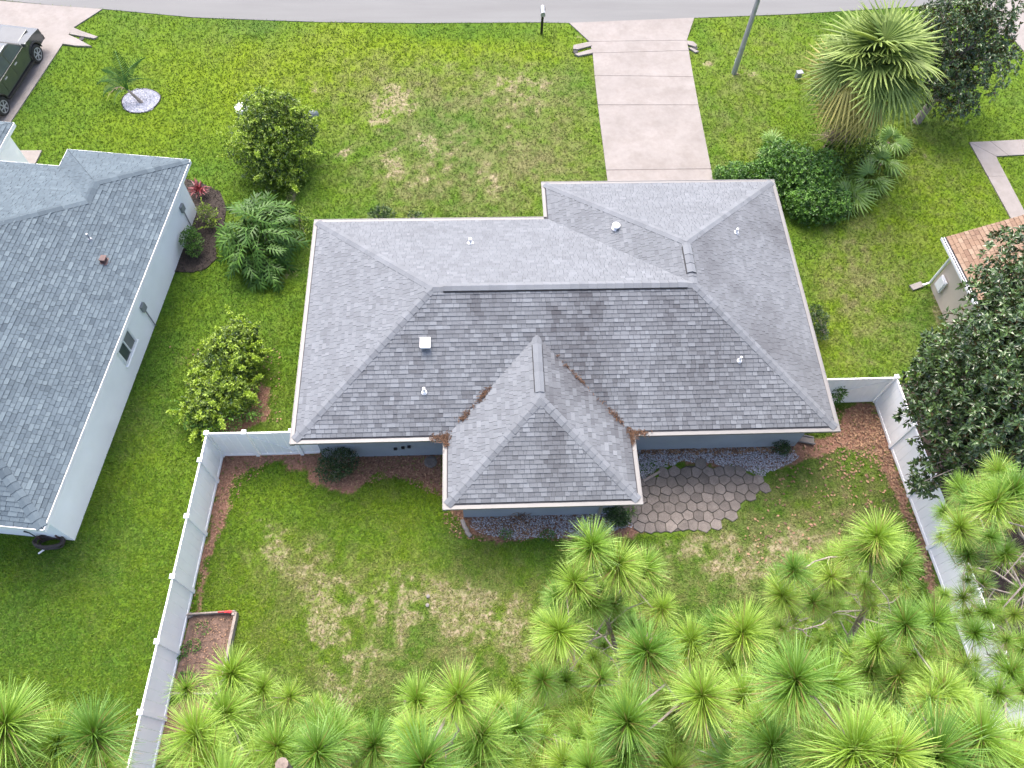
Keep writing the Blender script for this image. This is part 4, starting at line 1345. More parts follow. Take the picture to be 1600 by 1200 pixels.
b.add([tp + Vector((-.02, -.03, .02)), tp + Vector((.16, -.05, .01)), tp + Vector((.24, 0, .02)), tp + Vector((.16, .05, .01)), tp + Vector((-.02, .03, .02)), tp + Vector((.1, 0, .05))], [(0, 1, 5), (1, 2, 5), (2, 3, 5), (3, 4, 5), (4, 0, 5)])
b.build('blade', MT['red'], tr)
tag(tr, 'red hand trowel lying on the garden bed plank', 'trowel')
b = MB()
b.box(at(297, 962, 0.08), (0.16, 0.14, 0.16), rz=0.5)
tag(b.build('paving_block', MT['concrete'], None, None, 0.01), 'small pale block between the fence and the garden bed', 'block')

litter('fallen_leaves', [(303, 968), (366, 963), (340, 1078), (278, 1078)], 420, 0.055, 29, z=.07)
litter('fallen_leaves', [(303, 968), (366, 963), (340, 1078), (278, 1078)], 160, 0.05, 30, 'timber_bits', z=.07)
# ------------------------------------------------------------------ GRASS BLADES (uncountable)
def build_grass(n):
    r = np.random.default_rng(3)
    u = r.uniform(-60, 1660, n * 2)
    v = r.uniform(0, 1260, n * 2)
    d = np.array(_fw)[None] * F_PX + np.array(CAM_X)[None] * (u - 800)[:, None] - np.array(CAM_U)[None] * (v - 600)[:, None]
    t = -CAM_H / d[:, 2]
    X, Y = d[:, 0] * t, d[:, 1] * t
    k = np.ones(len(X), bool)
    for P in HARD:
        k &= ~inside(P, X, Y)
    k &= ((X - RING_C.x) ** 2 + (Y - RING_C.y) ** 2) > (RING_R * 0.98) ** 2
    k &= ~inside(GR1, X, Y) | (r.random(len(X)) < 0.10)
    k &= ~inside(GR2, X, Y) | (r.random(len(X)) < 0.10)
    X, Y = X[k], Y[k]
    A = ground_attrs(X, Y)
    keep = r.random(len(X)) < (1 - 0.9 * A['bare']) * (1 - 0.93 * A['mulch']) * (1 - 0.96 * A['peat'])
    X, Y = X[keep][:n], Y[keep][:n]
    A = {q: a[keep][:n] for q, a in A.items()}
    n = len(X)
    # three leaning blades per tuft
    m = 3
    ang = r.uniform(0, 6.28, (n, m))
    h = r.uniform(.035, .085, (n, m)) * (0.75 + 0.5 * A['lush_shade'])[:, None]
    lean = r.uniform(.3, 1.3, (n, m)) * h
    w = r.uniform(.012, .026, (n, m))
    bx = X[:, None] + r.normal(0, .022, (n, m))
    by = Y[:, None] + r.normal(0, .022, (n, m))
    z0 = (fbm(bx.ravel(), by.ravel(), 1.5, 3) - .5).reshape(n, m) * .03 - .028
    px, py = -np.sin(ang), np.cos(ang)
    V = np.stack([np.stack([bx - px * w, by - py * w, z0], -1), np.stack([bx + px * w, by + py * w, z0], -1),
                  np.stack([bx + np.cos(ang) * lean, by + np.sin(ang) * lean, z0 + h], -1)], 2)
    T = np.arange(n * m * 3).reshape(-1, 3)
    rep = lambda a: np.repeat(a, m)
    dry = np.clip(A['dry'] * 1.1 + A['bare'] * .5 + A['mulch'] * .5 + r.normal(0, .16, n), 0, 1)
    tone = np.clip(r.normal(.5, .24, n * m), 0, 1)
    tri_mesh('grass', V.reshape(-1, 3), T, MT['grass'], None, 'stuff',
             {'lush_shade': ('FACE', rep(np.clip(A['lush_shade'] + r.normal(0, .10, n), 0, 1))), 'dry': ('FACE', rep(dry)), 'tone': ('FACE', tone)})
build_grass(240000)

# ------------------------------------------------------------------ FOLIAGE
def leaf_arrays(P, D, L, W, r, fold=0.18, curl=0.15):
    """one folded diamond leaf at each point P pointing along D"""
    n = len(P)
    D = D / np.linalg.norm(D, axis=1, keepdims=True)
    ref = r.normal(0, 1, (n, 3))
    ref[:, 2] += 1.2
    S = np.cross(D, ref)
    S /= np.linalg.norm(S, axis=1, keepdims=True) + 1e-9
    U = np.cross(S, D)
    k = (U[:, 2] < 0)
    U[k] *= -1
    S[k] *= -1
    L = L[:, None]
    W = W[:, None]
    base = P
    tip = P + D * L - U * L * curl
    ml = P + D * L * .5 + S * W * .5 + U * W * fold
    mr = P + D * L * .5 - S * W * .5 + U * W * fold
    mid = P + D * L * .52
    V = np.stack([base, mr, tip, ml, mid], 1)
    T = np.array([(0, 4, 1), (1, 4, 2), (4, 3, 2), (0, 3, 4)])[None] + 5 * np.arange(n)[:, None, None]
    return V.reshape(-1, 3), T.reshape(-1, 3)
def sphere_dirs(n, r):
    d = r.normal(0, 1, (n, 3))
    return d / np.linalg.norm(d, axis=1, keepdims=True)
def lumps(d, r, k=7, s=3.2):
    t = 0
    for _ in range(k):
        f = r.normal(0, s, 3)
        t = t + np.sin(d @ f + r.uniform(0, 6.28))
    return t / k
def crown(name, lobes, n, L, W, mat, parent, seed, whorl=0, top_bias=0.25, inner=0.25, tone_noise=0.22, floor=0.03, rough=0.22, droop=0.0, shoots=0):
    """leaves through the volume of several lobes (centre, radius xyz): uneven outline, gaps and clumps"""
    r = np.random.default_rng(seed)
    vol = np.array([l[1][0] * l[1][1] + l[1][0] * l[1][2] for l in lobes])
    cnt = r.multinomial(n, vol / vol.sum())
    Ps, Ds, Ts = [], [], []
    for (c, rad), k in zip(lobes, cnt):
        d = sphere_dirs(int(k * 1.6), r)
        d = d[r.random(len(d)) < np.clip(.62 + top_bias + d[:, 2] * .45, 0.12, 1)][:k]
        lu = lumps(d, r) + 0.6 * lumps(d, r, 7, 7.0)
        shell = 1 - np.abs(r.normal(0, .16, len(d)))
        deep = r.random(len(d)) < inner
        shell[deep] *= r.uniform(.35, .85, deep.sum())
        rr = shell * (1 + rough * lu)
        P = np.array(c) + d * np.array(rad) * rr[:, None]
        Ps.append(P)
        Ds.append(d * (1 - droop) + r.normal(0, .55, d.shape) + np.array([0, 0, .25 - droop]))
        Ts.append(np.clip(.42 + .42 * lu + r.normal(0, tone_noise, len(d)), 0, 1))  # bulges lighter, hollows darker: highlights and gap shade put into leaf tone
    P, D, T = np.concatenate(Ps), np.concatenate(Ds), np.concatenate(Ts)
    if shoots:
        # long new shoots sticking out of the outline
        for _ in range(shoots):
            c, rad = lobes[r.integers(len(lobes))]
            d = sphere_dirs(1, r)[0]
            d[2] = abs(d[2]) * .6
            p0 = np.array(c) + d * np.array(rad) * .95
            m = int(r.integers(12, 22))
            tt = np.linspace(0, 1, m)[:, None]
            ln = r.uniform(.35, .8)
            dd = d + np.array([0, 0, .35])
            pts = p0 + dd * tt * ln - np.array([0, 0, 1]) * tt ** 2 * ln * .25
            P = np.concatenate([P, pts])
            D = np.concatenate([D, dd + r.normal(0, .7, (m, 3))])
            T = np.concatenate([T, np.clip(r.normal(.9, .1, m), 0, 1)])
    ok = P[:, 2] > floor
    P, D, T = P[ok], D[ok], T[ok]
    if whorl:
        m = whorl
        q = np.repeat(P, m, 0)
        ax = np.repeat(D / np.linalg.norm(D, axis=1, keepdims=True), m, 0)
        ref = np.cross(ax, np.array([.3, .5, .8]))
        ref /= np.linalg.norm(ref, axis=1, keepdims=True)
        b2_ = np.cross(ax, ref)
        ph = (np.tile(np.arange(m), len(P)) * 2.4 + np.repeat(r.uniform(0, 6.28, len(P)), m))[:, None]
        D = ref * np.cos(ph) + b2_ * np.sin(ph) + ax * r.uniform(.15, .8, (len(q), 1))
        P = q + ax * r.uniform(-.03, .05, (len(q), 1))
        T = np.clip(np.repeat(T, m) + r.normal(0, .16, len(q)), 0, 1)
    n = len(P)
    V, Tr = leaf_arrays(P, D, L * r.uniform(.7, 1.25, n), W * r.uniform(.75, 1.2, n), r)
    return tri_mesh(name, V, Tr, mat, parent, None, {'tone': ('FACE', np.repeat(T, 4))})
def lobe(u, v, rpx, z, sq=(1, 1, .85)):
    p = at(u, v, z)
    rr = rpx * (p - CAM_P).length / F_PX
    return (tuple(p), (rr * sq[0], rr * sq[1], rr * sq[2]))
def stems(parent, base, lobes, mat, r0=0.03, name='stem', n=1, seed=0):
    r = random.Random(seed)
    b = MB()
    base = Vector(base)
    for c, rad in lobes:
        for k in range(n):
            e = Vector(c) + Vector((r.uniform(-.5, .5) * rad[0], r.uniform(-.5, .5) * rad[1], r.uniform(-.1, .5) * rad[2]))
            m = base.lerp(e, .5) + Vector((r.uniform(-.1, .1), r.uniform(-.1, .1), .1))
            b.tube([base + Vector((r.uniform(-.05, .05), r.uniform(-.05, .05), -.03)), m, e], [r0, r0 * .7, r0 * .25], 5)
    return b.build(name, mat, parent)
def bush(name, base_px, lobes, n, L, W, mat, label, cat, seed, group=None, **kw):
    base = at(*base_px)
    root = empty(name, base, label, cat, group)
    lb_ = [lobe(*l) if not isinstance(l[0], tuple) else l for l in lobes]
    stems(root, base, lb_, MT['twig'], 0.025, 'stem', 2, seed)
    crown('foliage', lb_, n, L, W, MT[mat], root, seed, **kw)
    return root

# shrubs on the left boundary
bush('tall_shrub', (428, 272), [(425, 250, 48, .9), (432, 215, 52, 1.5), (422, 188, 46, 2.1), (396, 225, 38, 1.4), (456, 195, 34, 1.8), (412, 172, 30, 2.6), (440, 168, 24, 2.6), (470, 205, 26, 1.4), (440, 270, 36, .5)], 3600, 0.13, 0.06, 'bushleaf', 'tall yellow green shrub between the white lid and the cut-leaf clump', 'shrub', 51, shoots=34, rough=.27, inner=.2, whorl=6, tone_noise=.3)
bush('shrub', (352, 600), [(362, 545, 40, 1.0), (345, 585, 44, .8), (378, 525, 26, 1.2), (335, 625, 40, .7), (365, 610, 36, .8), (318, 648, 28, .5), (352, 560, 34, 1.3), (385, 560, 22, .9)], 3600, 0.125, 0.06, 'bushleaf', 'sprawling glossy shrub above the white fence corner, pale new shoots', 'shrub', 52, shoots=28, rough=.3, inner=.2, whorl=6, tone_noise=.3)
bush('vine_mound', (345, 655), [(350, 650, 30, .45), (320, 655, 26, .5), (385, 640, 20, .35), (305, 640, 18, .4)], 3000, 0.08, 0.04, 'hedge', 'low tangled vines with arching sprays against the fence corner', 'vine', 53, shoots=26, rough=.35)
bush('shrub', (468, 350), [(466, 345, 18, .5), (470, 365, 15, .35), (462, 330, 12, .7)], 1100, 0.07, 0.03, 'bushleaf', 'small yellowish shrub squeezed between the cut-leaf clump and the roof corner', 'shrub', 54, rough=.3)
bush('shrub', (525, 745), [(525, 722, 27, .55), (515, 735, 20, .4), (540, 720, 20, .6)], 1800, 0.09, 0.045, 'darkleaf', 'round dark shrub with bare twigs at the rear wall, left yard', 'shrub', 55, rough=.25)
b = MB()
for k in range(26):
    p = at(540 + rnd.uniform(-14, 14), 718 + rnd.uniform(-10, 10), .6)
    b.tube([p, p + Vector((rnd.uniform(-.2, .3), rnd.uniform(-.15, .25), rnd.uniform(.15, .5)))], [.008, .004], 4)
for o in bpy.data.objects:
    if o.name.startswith('shrub') and o.get('label', '').startswith('round dark shrub with bare'):
        b.build('bare_twigs', MT['twig'], o)
# plants in the dark bed
bush('shrub', (300, 392), [(299, 376, 15, .55), (303, 390, 11, .4), (297, 365, 10, .7)], 1300, 0.08, 0.045, 'hedge', 'bright green shrub by the white wall, in the dark mulch bed', 'shrub', 56)
bush('shrub', (326, 345), [(325, 335, 13, .45), (318, 328, 10, .5), (330, 350, 8, .3)], 700, 0.08, 0.04, 'bushleaf', 'thin yellow green shrub in the middle of the dark mulch bed', 'shrub', 57, rough=.35, shoots=5)
def spiky(base, n, L, W, mat, root, name, seed, up=.6):
    r = np.random.default_rng(seed)
    d = sphere_dirs(n, r)
    d[:, 2] = np.abs(d[:, 2]) * up + .25
    P = np.tile(np.array(base), (n, 1)) + r.normal(0, .05, (n, 3)) * np.array([1, 1, 0.2])
    V, T = leaf_arrays(P, d, L * r.uniform(.6, 1.1, n), np.full(n, W), r, curl=.35)
    return tri_mesh(name, V, T, mat, root, None, {'tone': ('FACE', np.repeat(r.random(n), 4))})
rt = empty('red_plant', at(312, 300), 'dark red spiky leaved plant at the top of the mulch bed', 'plant')
spiky(at(312, 298, .25), 70, .5, .08, MT['croton'], rt, 'foliage', 58)
stems(rt, at(312, 300), [(tuple(at(312, 298, .3)), (.1, .1, .1))], MT['twig'])
# hedge and shrubs round the palm
bush('shrub', (1158, 272), [(1150, 272, 18, .55), (1180, 270, 18, .6), (1125, 272, 10, .4), (1200, 262, 18, .7)], 1000, 0.12, 0.06, 'hedge', 'low green shrub where the driveway meets the roof, left of the palm', 'shrub', 60, whorl=5, tone_noise=.3)
bush('shrub', (1245, 290), [(1240, 260, 36, 1.0), (1215, 245, 26, 1.1), (1265, 280, 34, .9), (1245, 300, 28, .6), (1210, 275, 26, .8), (1285, 260, 26, 1.1)], 2300, 0.12, 0.07, 'hedge', 'broad rounded green shrub growing below the fan palm', 'shrub', 61, rough=.22, whorl=5, tone_noise=.3)
bush('shrub', (1275, 335), [(1270, 322, 32, .6), (1300, 316, 28, .6), (1250, 316, 24, .6)], 1200, 0.12, 0.065, 'hedge', 'low green shrub beside the roof, below the broad rounded one', 'shrub', 62, whorl=5, tone_noise=.3)
bush('shrub', (1330, 240), [(1325, 240, 26, .8), (1345, 222, 22, 1.0), (1305, 245, 24, .7)], 700, 0.13, 0.055, 'bushleaf', 'loose yellowish shrub at the right foot of the palm trunk', 'shrub', 63, rough=.35, whorl=6, tone_noise=.3)
bush('shrub', (1290, 520), [(1280, 500, 14, .6), (1284, 520, 10, .5), (1274, 485, 9, .5)], 1100, 0.08, 0.04, 'darkleaf', 'dark shrub half hidden by the right eave of the grey roof', 'shrub', 64)
bush('shrub', (1312, 628), [(1310, 612, 10, .9), (1306, 622, 9, .6), (1312, 600, 7, 1.2)], 500, 0.12, 0.04, 'hedge', 'small leafy plant in front of the right gate', 'shrub', 65)
bush('shrub', (967, 822), [(965, 806, 15, .5), (972, 812, 11, .35), (955, 800, 11, .5)], 1300, 0.08, 0.045, 'darkleaf', 'dark shrub under the rear porch eave beside the pale post', 'shrub', 66)
bush('shrub', (1222, 705), [(1220, 697, 12, .4), (1226, 703, 8, .3)], 700, 0.07, 0.035, 'darkleaf', 'small dark shrub at the wall, right end of the gravel strip', 'shrub', 67)
bush('shrub', (596, 346), [(595, 334, 12, .9), (608, 336, 8, .8), (585, 336, 8, .8)], 600, 0.16, 0.03, 'darkleaf', 'dark tuft showing over the front eave of the grey roof', 'shrub', 68, top_bias=.4)
bush('shrub', (640, 345), [(645, 337, 6, .75), (655, 338, 5, .7)], 240, 0.12, 0.03, 'darkleaf', 'tiny dark tuft right of the larger one, above the front eave', 'shrub', 69)
for i, (u, v, n_) in enumerate(((812, 803, 90), (985, 800, 40))):
    rt = empty('grass_clump', at(u, v), ('wispy brown grass clump in the gravel under the rear eave', 'small grass clump between porch post and patio stones')[i], 'plant')
    spiky(at(u, v, .03), n_, .55 if i == 0 else .35, .02, MT['litter'] if i == 0 else MT['hedge'], rt, 'blades', 70 + i, 1.2)
# weeds growing in the garden bed and the gravel
for i, (u, v, n_, lab) in enumerate(((283, 1022, 60, 'upper weed patch by the fence in the garden bed'), (292, 1060, 60, 'lower weed patch by the fence in the garden bed'), (304, 1010, 36, 'small weed patch at the middle of the garden bed'), (315, 1070, 34, 'weed patch near the lower plank of the garden bed'), (318, 982, 26, 'sparse weed patch near the top plank of the garden bed'), (855, 838, 40, 'weeds in the gravel edge below the rear eave'), (790, 836, 30, 'left weed tuft at the gravel edge under the eave'))):
    c = at(u, v)
    rt = empty('weed', c, lab, 'weed', 'weeds in beds and gravel')
    lb_ = [((c.x, c.y, .1), (.24, .2, .09))]
    stems(rt, c, lb_, MT['twig'], .006)
    crown('foliage', lb_, n_ * 3, .07, .04, MT['hedge'], rt, 80 + i)

# cut-leaf clump (each large leaf a part)
def lobed_leaf(seed):
    r = random.Random(seed)
    V, F, T = [], [], []
    L = 1.0
    def blade(p, q, w, z0, z1):
        n = len(V)
        p, q = Vector((*p, z0)), Vector((*q, z1))
        d = (q - p)
        s = Vector((-d.y, d.x, 0)).normalized() * w
        m = p.lerp(q, .55) + Vector((0, 0, .035))
        V.extend([p - s * .6, p + s * .6, m + s, m - s, q])
        F.extend([(n, n + 3, n + 2, n + 1), (n + 3, n + 4, n + 2)])
        T.extend([r.uniform(.3, .8)] * 2)
    for k in range(5):
        t = .08 + .8 * k / 4
        ln = .52 * math.sin(math.pi * (.25 + .62 * (1 - k / 5))) + .06
        for s in (-1, 1):
            ang = R(80 - 52 * k / 4) * s
            blade((0, t * L), (math.sin(ang) * ln, t * L + math.cos(ang) * ln), .05, .03 - .10 * t * t, -.10 - .22 * t * t - .05 * r.random())
    blade((0, .85), (0, 1.25), .06, -.05, -.26)
    # midrib web
    for k in range(6):
        t0, t1 = .05 + .15 * k, .2 + .15 * k
        n = len(V)
        w = .035
        V.extend([(-w, t0, .02 - .1 * t0 * t0), (w, t0, .02 - .1 * t0 * t0), (w, t1, .02 - .1 * t1 * t1), (-w, t1, .02 - .1 * t1 * t1)])
        F.append((n, n + 1, n + 2, n + 3))
        T.append(.9)
    # stalk
    n = len(V)
    V.extend([(-.012, -.7, -.5), (.012, -.7, -.5), (.012, .1, .02), (-.012, .1, .02)])
    F.append((n, n + 1, n + 2, n + 3))
    T.append(.7)
    me = bpy.data.meshes.new('leaf')
    me.from_pydata([tuple(v) for v in V], [], F)
    me.attributes.new('tone', 'FLOAT', 'FACE').data.foreach_set('value', T)
    me.materials.append(MT['philo'])
    return me
PL = [lobed_leaf(i) for i in range(5)]
pc = at(413, 400)
ph = empty('cutleaf_plant', pc, 'big mound of glossy deeply cut leaves left of the grey roof', 'plant')
r_ = random.Random(90)
for k in range(125):
    a = r_.uniform(0, 2 * math.pi)
    el = math.asin(r_.uniform(0.02, 1) ** .8)
    dirv = Vector((math.cos(a) * math.cos(el), math.sin(a) * math.cos(el), math.sin(el)))
    pos = pc + Vector((dirv.x * 1.35, .35 + dirv.y * 1.8, .25 + dirv.z * 1.65)) * r_.uniform(.82, 1.0)
    o = bpy.data.objects.new('leaf', PL[k % 5])
    out = Vector((dirv.x, dirv.y, 0)).normalized() if el < 1.4 else Vector((r_.gauss(0, 1), r_.gauss(0, 1), 0)).normalized()
    az = math.atan2(out.y, out.x) - math.pi / 2 + r_.gauss(0, .8)
    o.rotation_euler = Euler((R(-34) + el * .5 + r_.gauss(0, .3), r_.gauss(0, .4), az), 'XYZ')
    o.scale = (r_.uniform(.52, .8),) * 3
    o.location = pos
    link(o, ph)
stems(ph, pc, [((pc.x, pc.y, .9), (.9, 1.2, .6))], MT['twig'], .04, 'stem', 12, 3)
crown('inner_foliage', [((pc.x, pc.y, .55), (1.0, 1.35, .9))], 1500, .22, .1, MT['philo'], ph, 91)

# ---- fan palms
def fan_frond(seed, nseg=28, spread=140, droop=.28, mat='fan', seg_w=.036, petiole=.85):
    """unit frond: petiole along +y, then a fan of folded pointed segments; tips droop"""
    r = random.Random(seed)
    V, F, T = [], [], []
    hub = Vector((0, petiole, .05))
    n = len(V)
    V += [(-.012, 0, 0), (.012, 0, 0), (.012, petiole, .05), (-.012, petiole, .05)]
    F.append((0, 1, 2, 3))
    T.append(.7)
    for k in range(nseg):
        a = R(-spread + 2 * spread * k / (nseg - 1))
        ln = .98 * (1.0 - .26 * (abs(a) / R(spread)) ** 2) * r.uniform(.88, 1.08)
        d = Vector((math.sin(a), math.cos(a), 0))
        s = Vector((d.y, -d.x, 0))
        up = Vector((0, 0, 1))
        fold = .03
        pts = []
        for t, w in ((0.03, .25), (.45, 1.0), (.75, .7), (1.0, .04)):
            sag = -droop * t ** 2.4 * ln * r.uniform(.75, 1.35) + .10 * t * ln - .18 * (abs(a) / R(spread)) * t * ln
            bt = .55 * min(1, t * 2)
            dd_ = Vector((d.x, d.y * math.cos(bt) if d.y > 0 else d.y, -abs(d.y) * math.sin(bt) if d.y > 0 else 0))
            c = hub + dd_ * ln * t + up * sag
            pts.append((c - s * seg_w * w, c + up * fold * w, c + s * seg_w * w))
        n = len(V)
        for p3 in pts:
            V += [tuple(x) for x in p3]
        tn = r.uniform(.25, .75)
        for i in range(3):
            o_ = n + i * 3
            F += [(o_, o_ + 1, o_ + 4, o_ + 3), (o_ + 1, o_ + 2, o_ + 5, o_ + 4)]
            T += [min(1, tn + .16 * i), min(1, tn + .16 * i)]
    me = bpy.data.meshes.new('frond')
    me.from_pydata(V, [], F)
    me.attributes.new('tone', 'FLOAT', 'FACE').data.foreach_set('value', T)
    me.materials.append(MT[mat])
    return me
FAN = [fan_frond(i, droop=.10 + .09 * i) for i in range(4)]
FAN_LOW = [fan_frond(40 + i, nseg=15, spread=120, droop=.2 + .1 * i, mat='fan_low', seg_w=.062, petiole=.6) for i in range(3)]
FAN_OLD = [fan_frond(20 + i, droop=.75, mat='fan_old') for i in range(2)]
FAN_DEAD = [fan_frond(30, nseg=18, spread=80, droop=1.0, mat='fan_dead')]
def place_frond(me, root, pos, az, el, sc, roll=0, name='frond'):
    o = bpy.data.objects.new(name, me)
    o.rotation_euler = (Matrix.Rotation(az - math.pi / 2, 3, 'Z') @ Matrix.Rotation(el, 3, 'X') @ Matrix.Rotation(roll, 3, 'Y')).to_euler()
    o.location = pos
    o.scale = (sc,) * 3
    return link(o, root)
pb_ = at(1293, 235)
ptop = pb_ + Vector((-.02, .0, 4.35))
palm = empty('fan_palm', pb_, 'large fan palm with yellowed lower fronds right of the driveway', 'palm tree')
b = MB()
b.tube([pb_ + Vector((0, 0, -.1)), pb_ + Vector((.05, .03, 1.4)), pb_ + Vector((.15, .1, 3.0)), ptop], [.26, .22, .21, .24], 12)
b.build('trunk', MT['palm_bark'], palm)
for k in range(40):
    t = .2 + .8 * k / 40
    p = pb_.lerp(ptop, t)
    a = k * 2.4
    bb = MB()
    bb.bar(p + Vector((math.cos(a) * .18, math.sin(a) * .18, 0)), p + Vector((math.cos(a) * .40, math.sin(a) * .40, .28)), .08, .03)
    bb.build('leaf_base', MT['palm_bark'], palm)
r_ = random.Random(14)
NF = 58
for k in range(NF):
    t = k / NF
    el = R(84) - R(122) * t ** .85 + r_.gauss(0, .08)
    az = k * 2.39996 + r_.gauss(0, .15)
    if t > .93:
        me = FAN_OLD[k % 2] if r_.random() < .6 else FAN_DEAD[0]
    elif t > .55:
        me = FAN_OLD[k % 2] if r_.random() < .5 else FAN[k % 4]
    else:
        me = FAN[k % 4]
    place_frond(me, palm, ptop + Vector((.05, -.1, .15 - .5 * t)), az, el, r_.uniform(1.42, 1.72) * (1 if t < .6 else .86), r_.gauss(0, .45))
for k in range(6):
    place_frond(FAN_DEAD[0], palm, pb_ + Vector((rnd.uniform(-.1, .3), -.25, 1.9 + .3 * k)), R(-120 + 40 * k), R(-75), 1.0)
def palmetto(u, v, n, sc, label, seed, dead=0):
    c = at(u, v)
    rt = empty('palmetto', c, label, 'palm', 'low fan palms around the big palm')
    r2 = random.Random(seed)
    for k in range(n):
        place_frond(FAN_DEAD[0] if k < dead else FAN_LOW[k % 3], rt, c + Vector((r2.gauss(0, .06), r2.gauss(0, .06), .15)), k * 2.4 + r2.random(), R(r2.uniform(15, 75)) if k >= dead else R(-10), sc * 1.25 * r2.uniform(.8, 1.1))
    b = MB()
    b.tube([c + Vector((0, 0, -.05)), c + Vector((0, 0, .2))], [.1, .07], 7)
    b.build('trunk', MT['palm_bark'], rt)
palmetto(1372, 262, 9, .62, 'low fan palm with a dry brown frond right of the palm trunk', 1, 2)
palmetto(1385, 228, 7, .55, 'low bright fan palm nearest the magnolia trunk', 2)
palmetto(1318, 318, 10, .62, 'low fan palm at the lower right edge of the shrubs', 3)
palmetto(1350, 290, 8, .6, 'low fan palm with drooping brown tips, middle of the right shrub edge', 4, 2)
palmetto(1200, 235, 6, .5, 'small fan palm at the upper left edge of the shrubs', 5)

# ---- young feather palm in the gravel ring
def feather_frond(seed, n=17, mat='feather'):
    r = random.Random(seed)
    V, F, T = [], [], []
    def c(t):
        return Vector((0, t * (1.0 - .22 * t), .8 * t - 1.35 * t * t))
    for i in range(8):
        t0, t1 = i / 8, (i + 1) / 8
        m = len(V)
        w = .022 * (1 - .7 * t0)
        V += [tuple(c(t0) + Vector((-w, 0, 0))), tuple(c(t0) + Vector((w, 0, 0))), tuple(c(t1) + Vector((w * .9, 0, 0))), tuple(c(t1) + Vector((-w * .9, 0, 0)))]
        F.append((m, m + 1, m + 2, m + 3))
        T.append(1.0)
    for k in range(n):
        t = .18 + .8 * k / n
        for s in (-1, 1):
            ln = .17 * math.sin(math.pi * (.18 + .75 * t)) * r.uniform(.85, 1.1)
            p = c(t)
            q = p + Vector((s * ln * .8, ln * .5, -.1 * ln - .18 * ln * t))
            e = q + Vector((s * ln * .1, ln * .12, -ln * .22))
            m = len(V)
            V += [tuple(p + Vector((0, -.010, 0))), tuple(p + Vector((0, .010, 0))), tuple(q + Vector((0, .011, 0))), tuple(q + Vector((0, -.011, 0))), tuple(e)]
            F += [(m, m + 1, m + 2, m + 3), (m + 3, m + 2, m + 4)]
            T += [r.uniform(.1, .9)] * 2
    me = bpy.data.meshes.new('frond')
    me.from_pydata(V, [], F)
    me.attributes.new('tone', 'FLOAT', 'FACE').data.foreach_set('value', T)
    me.materials.append(MT[mat])
    return me
FE = [feather_frond(i) for i in range(3)]
yb = at(222, 160)
ytop = yb + Vector((-.42, .1, .62))
yp = empty('young_palm', yb, 'young leaning feather palm in the pale gravel ring', 'palm tree')
b = MB()
b.tube([yb + Vector((0, 0, -.05)), yb + Vector((-.18, .02, .3)), ytop], [.09, .075, .05], 8)
b.build('trunk', MT['timber'], yp)
for az, el, sc in ((95, 62, 1.95), (62, 50, 1.9), (140, 44, 1.75), (165, 30, 1.7), (185, 12, 1.5), (40, 30, 1.3), (215, 5, 1.0)):
    place_frond(FE[rnd.randrange(3)], yp, ytop, R(az), R(el), sc, rnd.gauss(0, .2))
o = place_frond(feather_frond(9, 4, 'fan_dead'), yp, ytop, R(200), R(20), 1.15)
o['label'] = 'bare dry frond stalk arching down'

# ---- magnolias
def magnolia(base, top, lobes, n, label, seed, r0):
    root = empty('magnolia_tree', base, label, 'tree')
    b = MB()
    base, top = Vector(base), Vector(top)
    b.tube([base + Vector((0, 0, -.1)), base.lerp(top, .35) + Vector((.1, .05, 0)), top], [r0, r0 * .75, r0 * .25], 9)
    b.build('trunk', MT['twig'], root)
    r = random.Random(seed)
    b = MB()
    for c, rad in lobes:
        c = Vector(c)
        for k in range(3):
            s = base.lerp(top, r.uniform(.25, .8))
            e = c + Vector((r.uniform(-.7, .7) * rad[0], r.uniform(-.7, .7) * rad[1], r.uniform(-.2, .6) * rad[2]))
            b.tube([s, s.lerp(e, .5) + Vector((0, 0, .25)), e], [.06, .04, .012], 5)
    b.build('branches', MT['twig'], root)
    crown('crown', lobes, n, .20, .085, MT['magnolia'], root, seed, whorl=7, rough=.24, inner=.3, floor=.5, tone_noise=.24)
    return root
mb1 = at(1432, 190)
magnolia(mb1, mb1 + Vector((.9, .6, 4.2)), [lobe(1490, 60, 50, 3.6), lobe(1530, 40, 45, 4.0), lobe(1470, 110, 40, 2.6), lobe(1530, 105, 42, 2.9), lobe(1480, 150, 34, 1.9), lobe(1560, 90, 26, 2.6), lobe(1500, 20, 45, 4.6), lobe(1550, 15, 40, 4.6), lobe(1455, 30, 24, 3.4), lobe(1505, 165, 22, 1.5)], 1700, 'dark glossy magnolia tree beside the fan palm at the top right', 101, .2)
mb2 = Vector((17.6, 9.2, 0))
magnolia(mb2, mb2 + Vector((.2, .4, 7.5)), [lobe(1588, 470, 62, 6.4), lobe(1532, 572, 76, 5.6), lobe(1580, 560, 90, 6.6), lobe(1490, 620, 62, 4.4), lobe(1560, 660, 85, 5.6), lobe(1470, 660, 46, 3.8), lobe(1500, 720, 48, 3.5), lobe(1540, 740, 50, 4.0), lobe(1600, 420, 60, 6.4), lobe(1455, 600, 40, 4.0), lobe(1450, 745, 26, 3.2), lobe(1580, 720, 70, 4.2), lobe(1640, 500, 90, 6.5), lobe(1640, 640, 90, 5.5), lobe(1480, 555, 36, 4.9), lobe(1438, 765, 13, 3.0), lobe(1412, 650, 13, 3.6), lobe(1556, 505, 36, 6.0)], 4600, 'large dark magnolia tree with rusty leaf backs beyond the right fence', 102, .26)

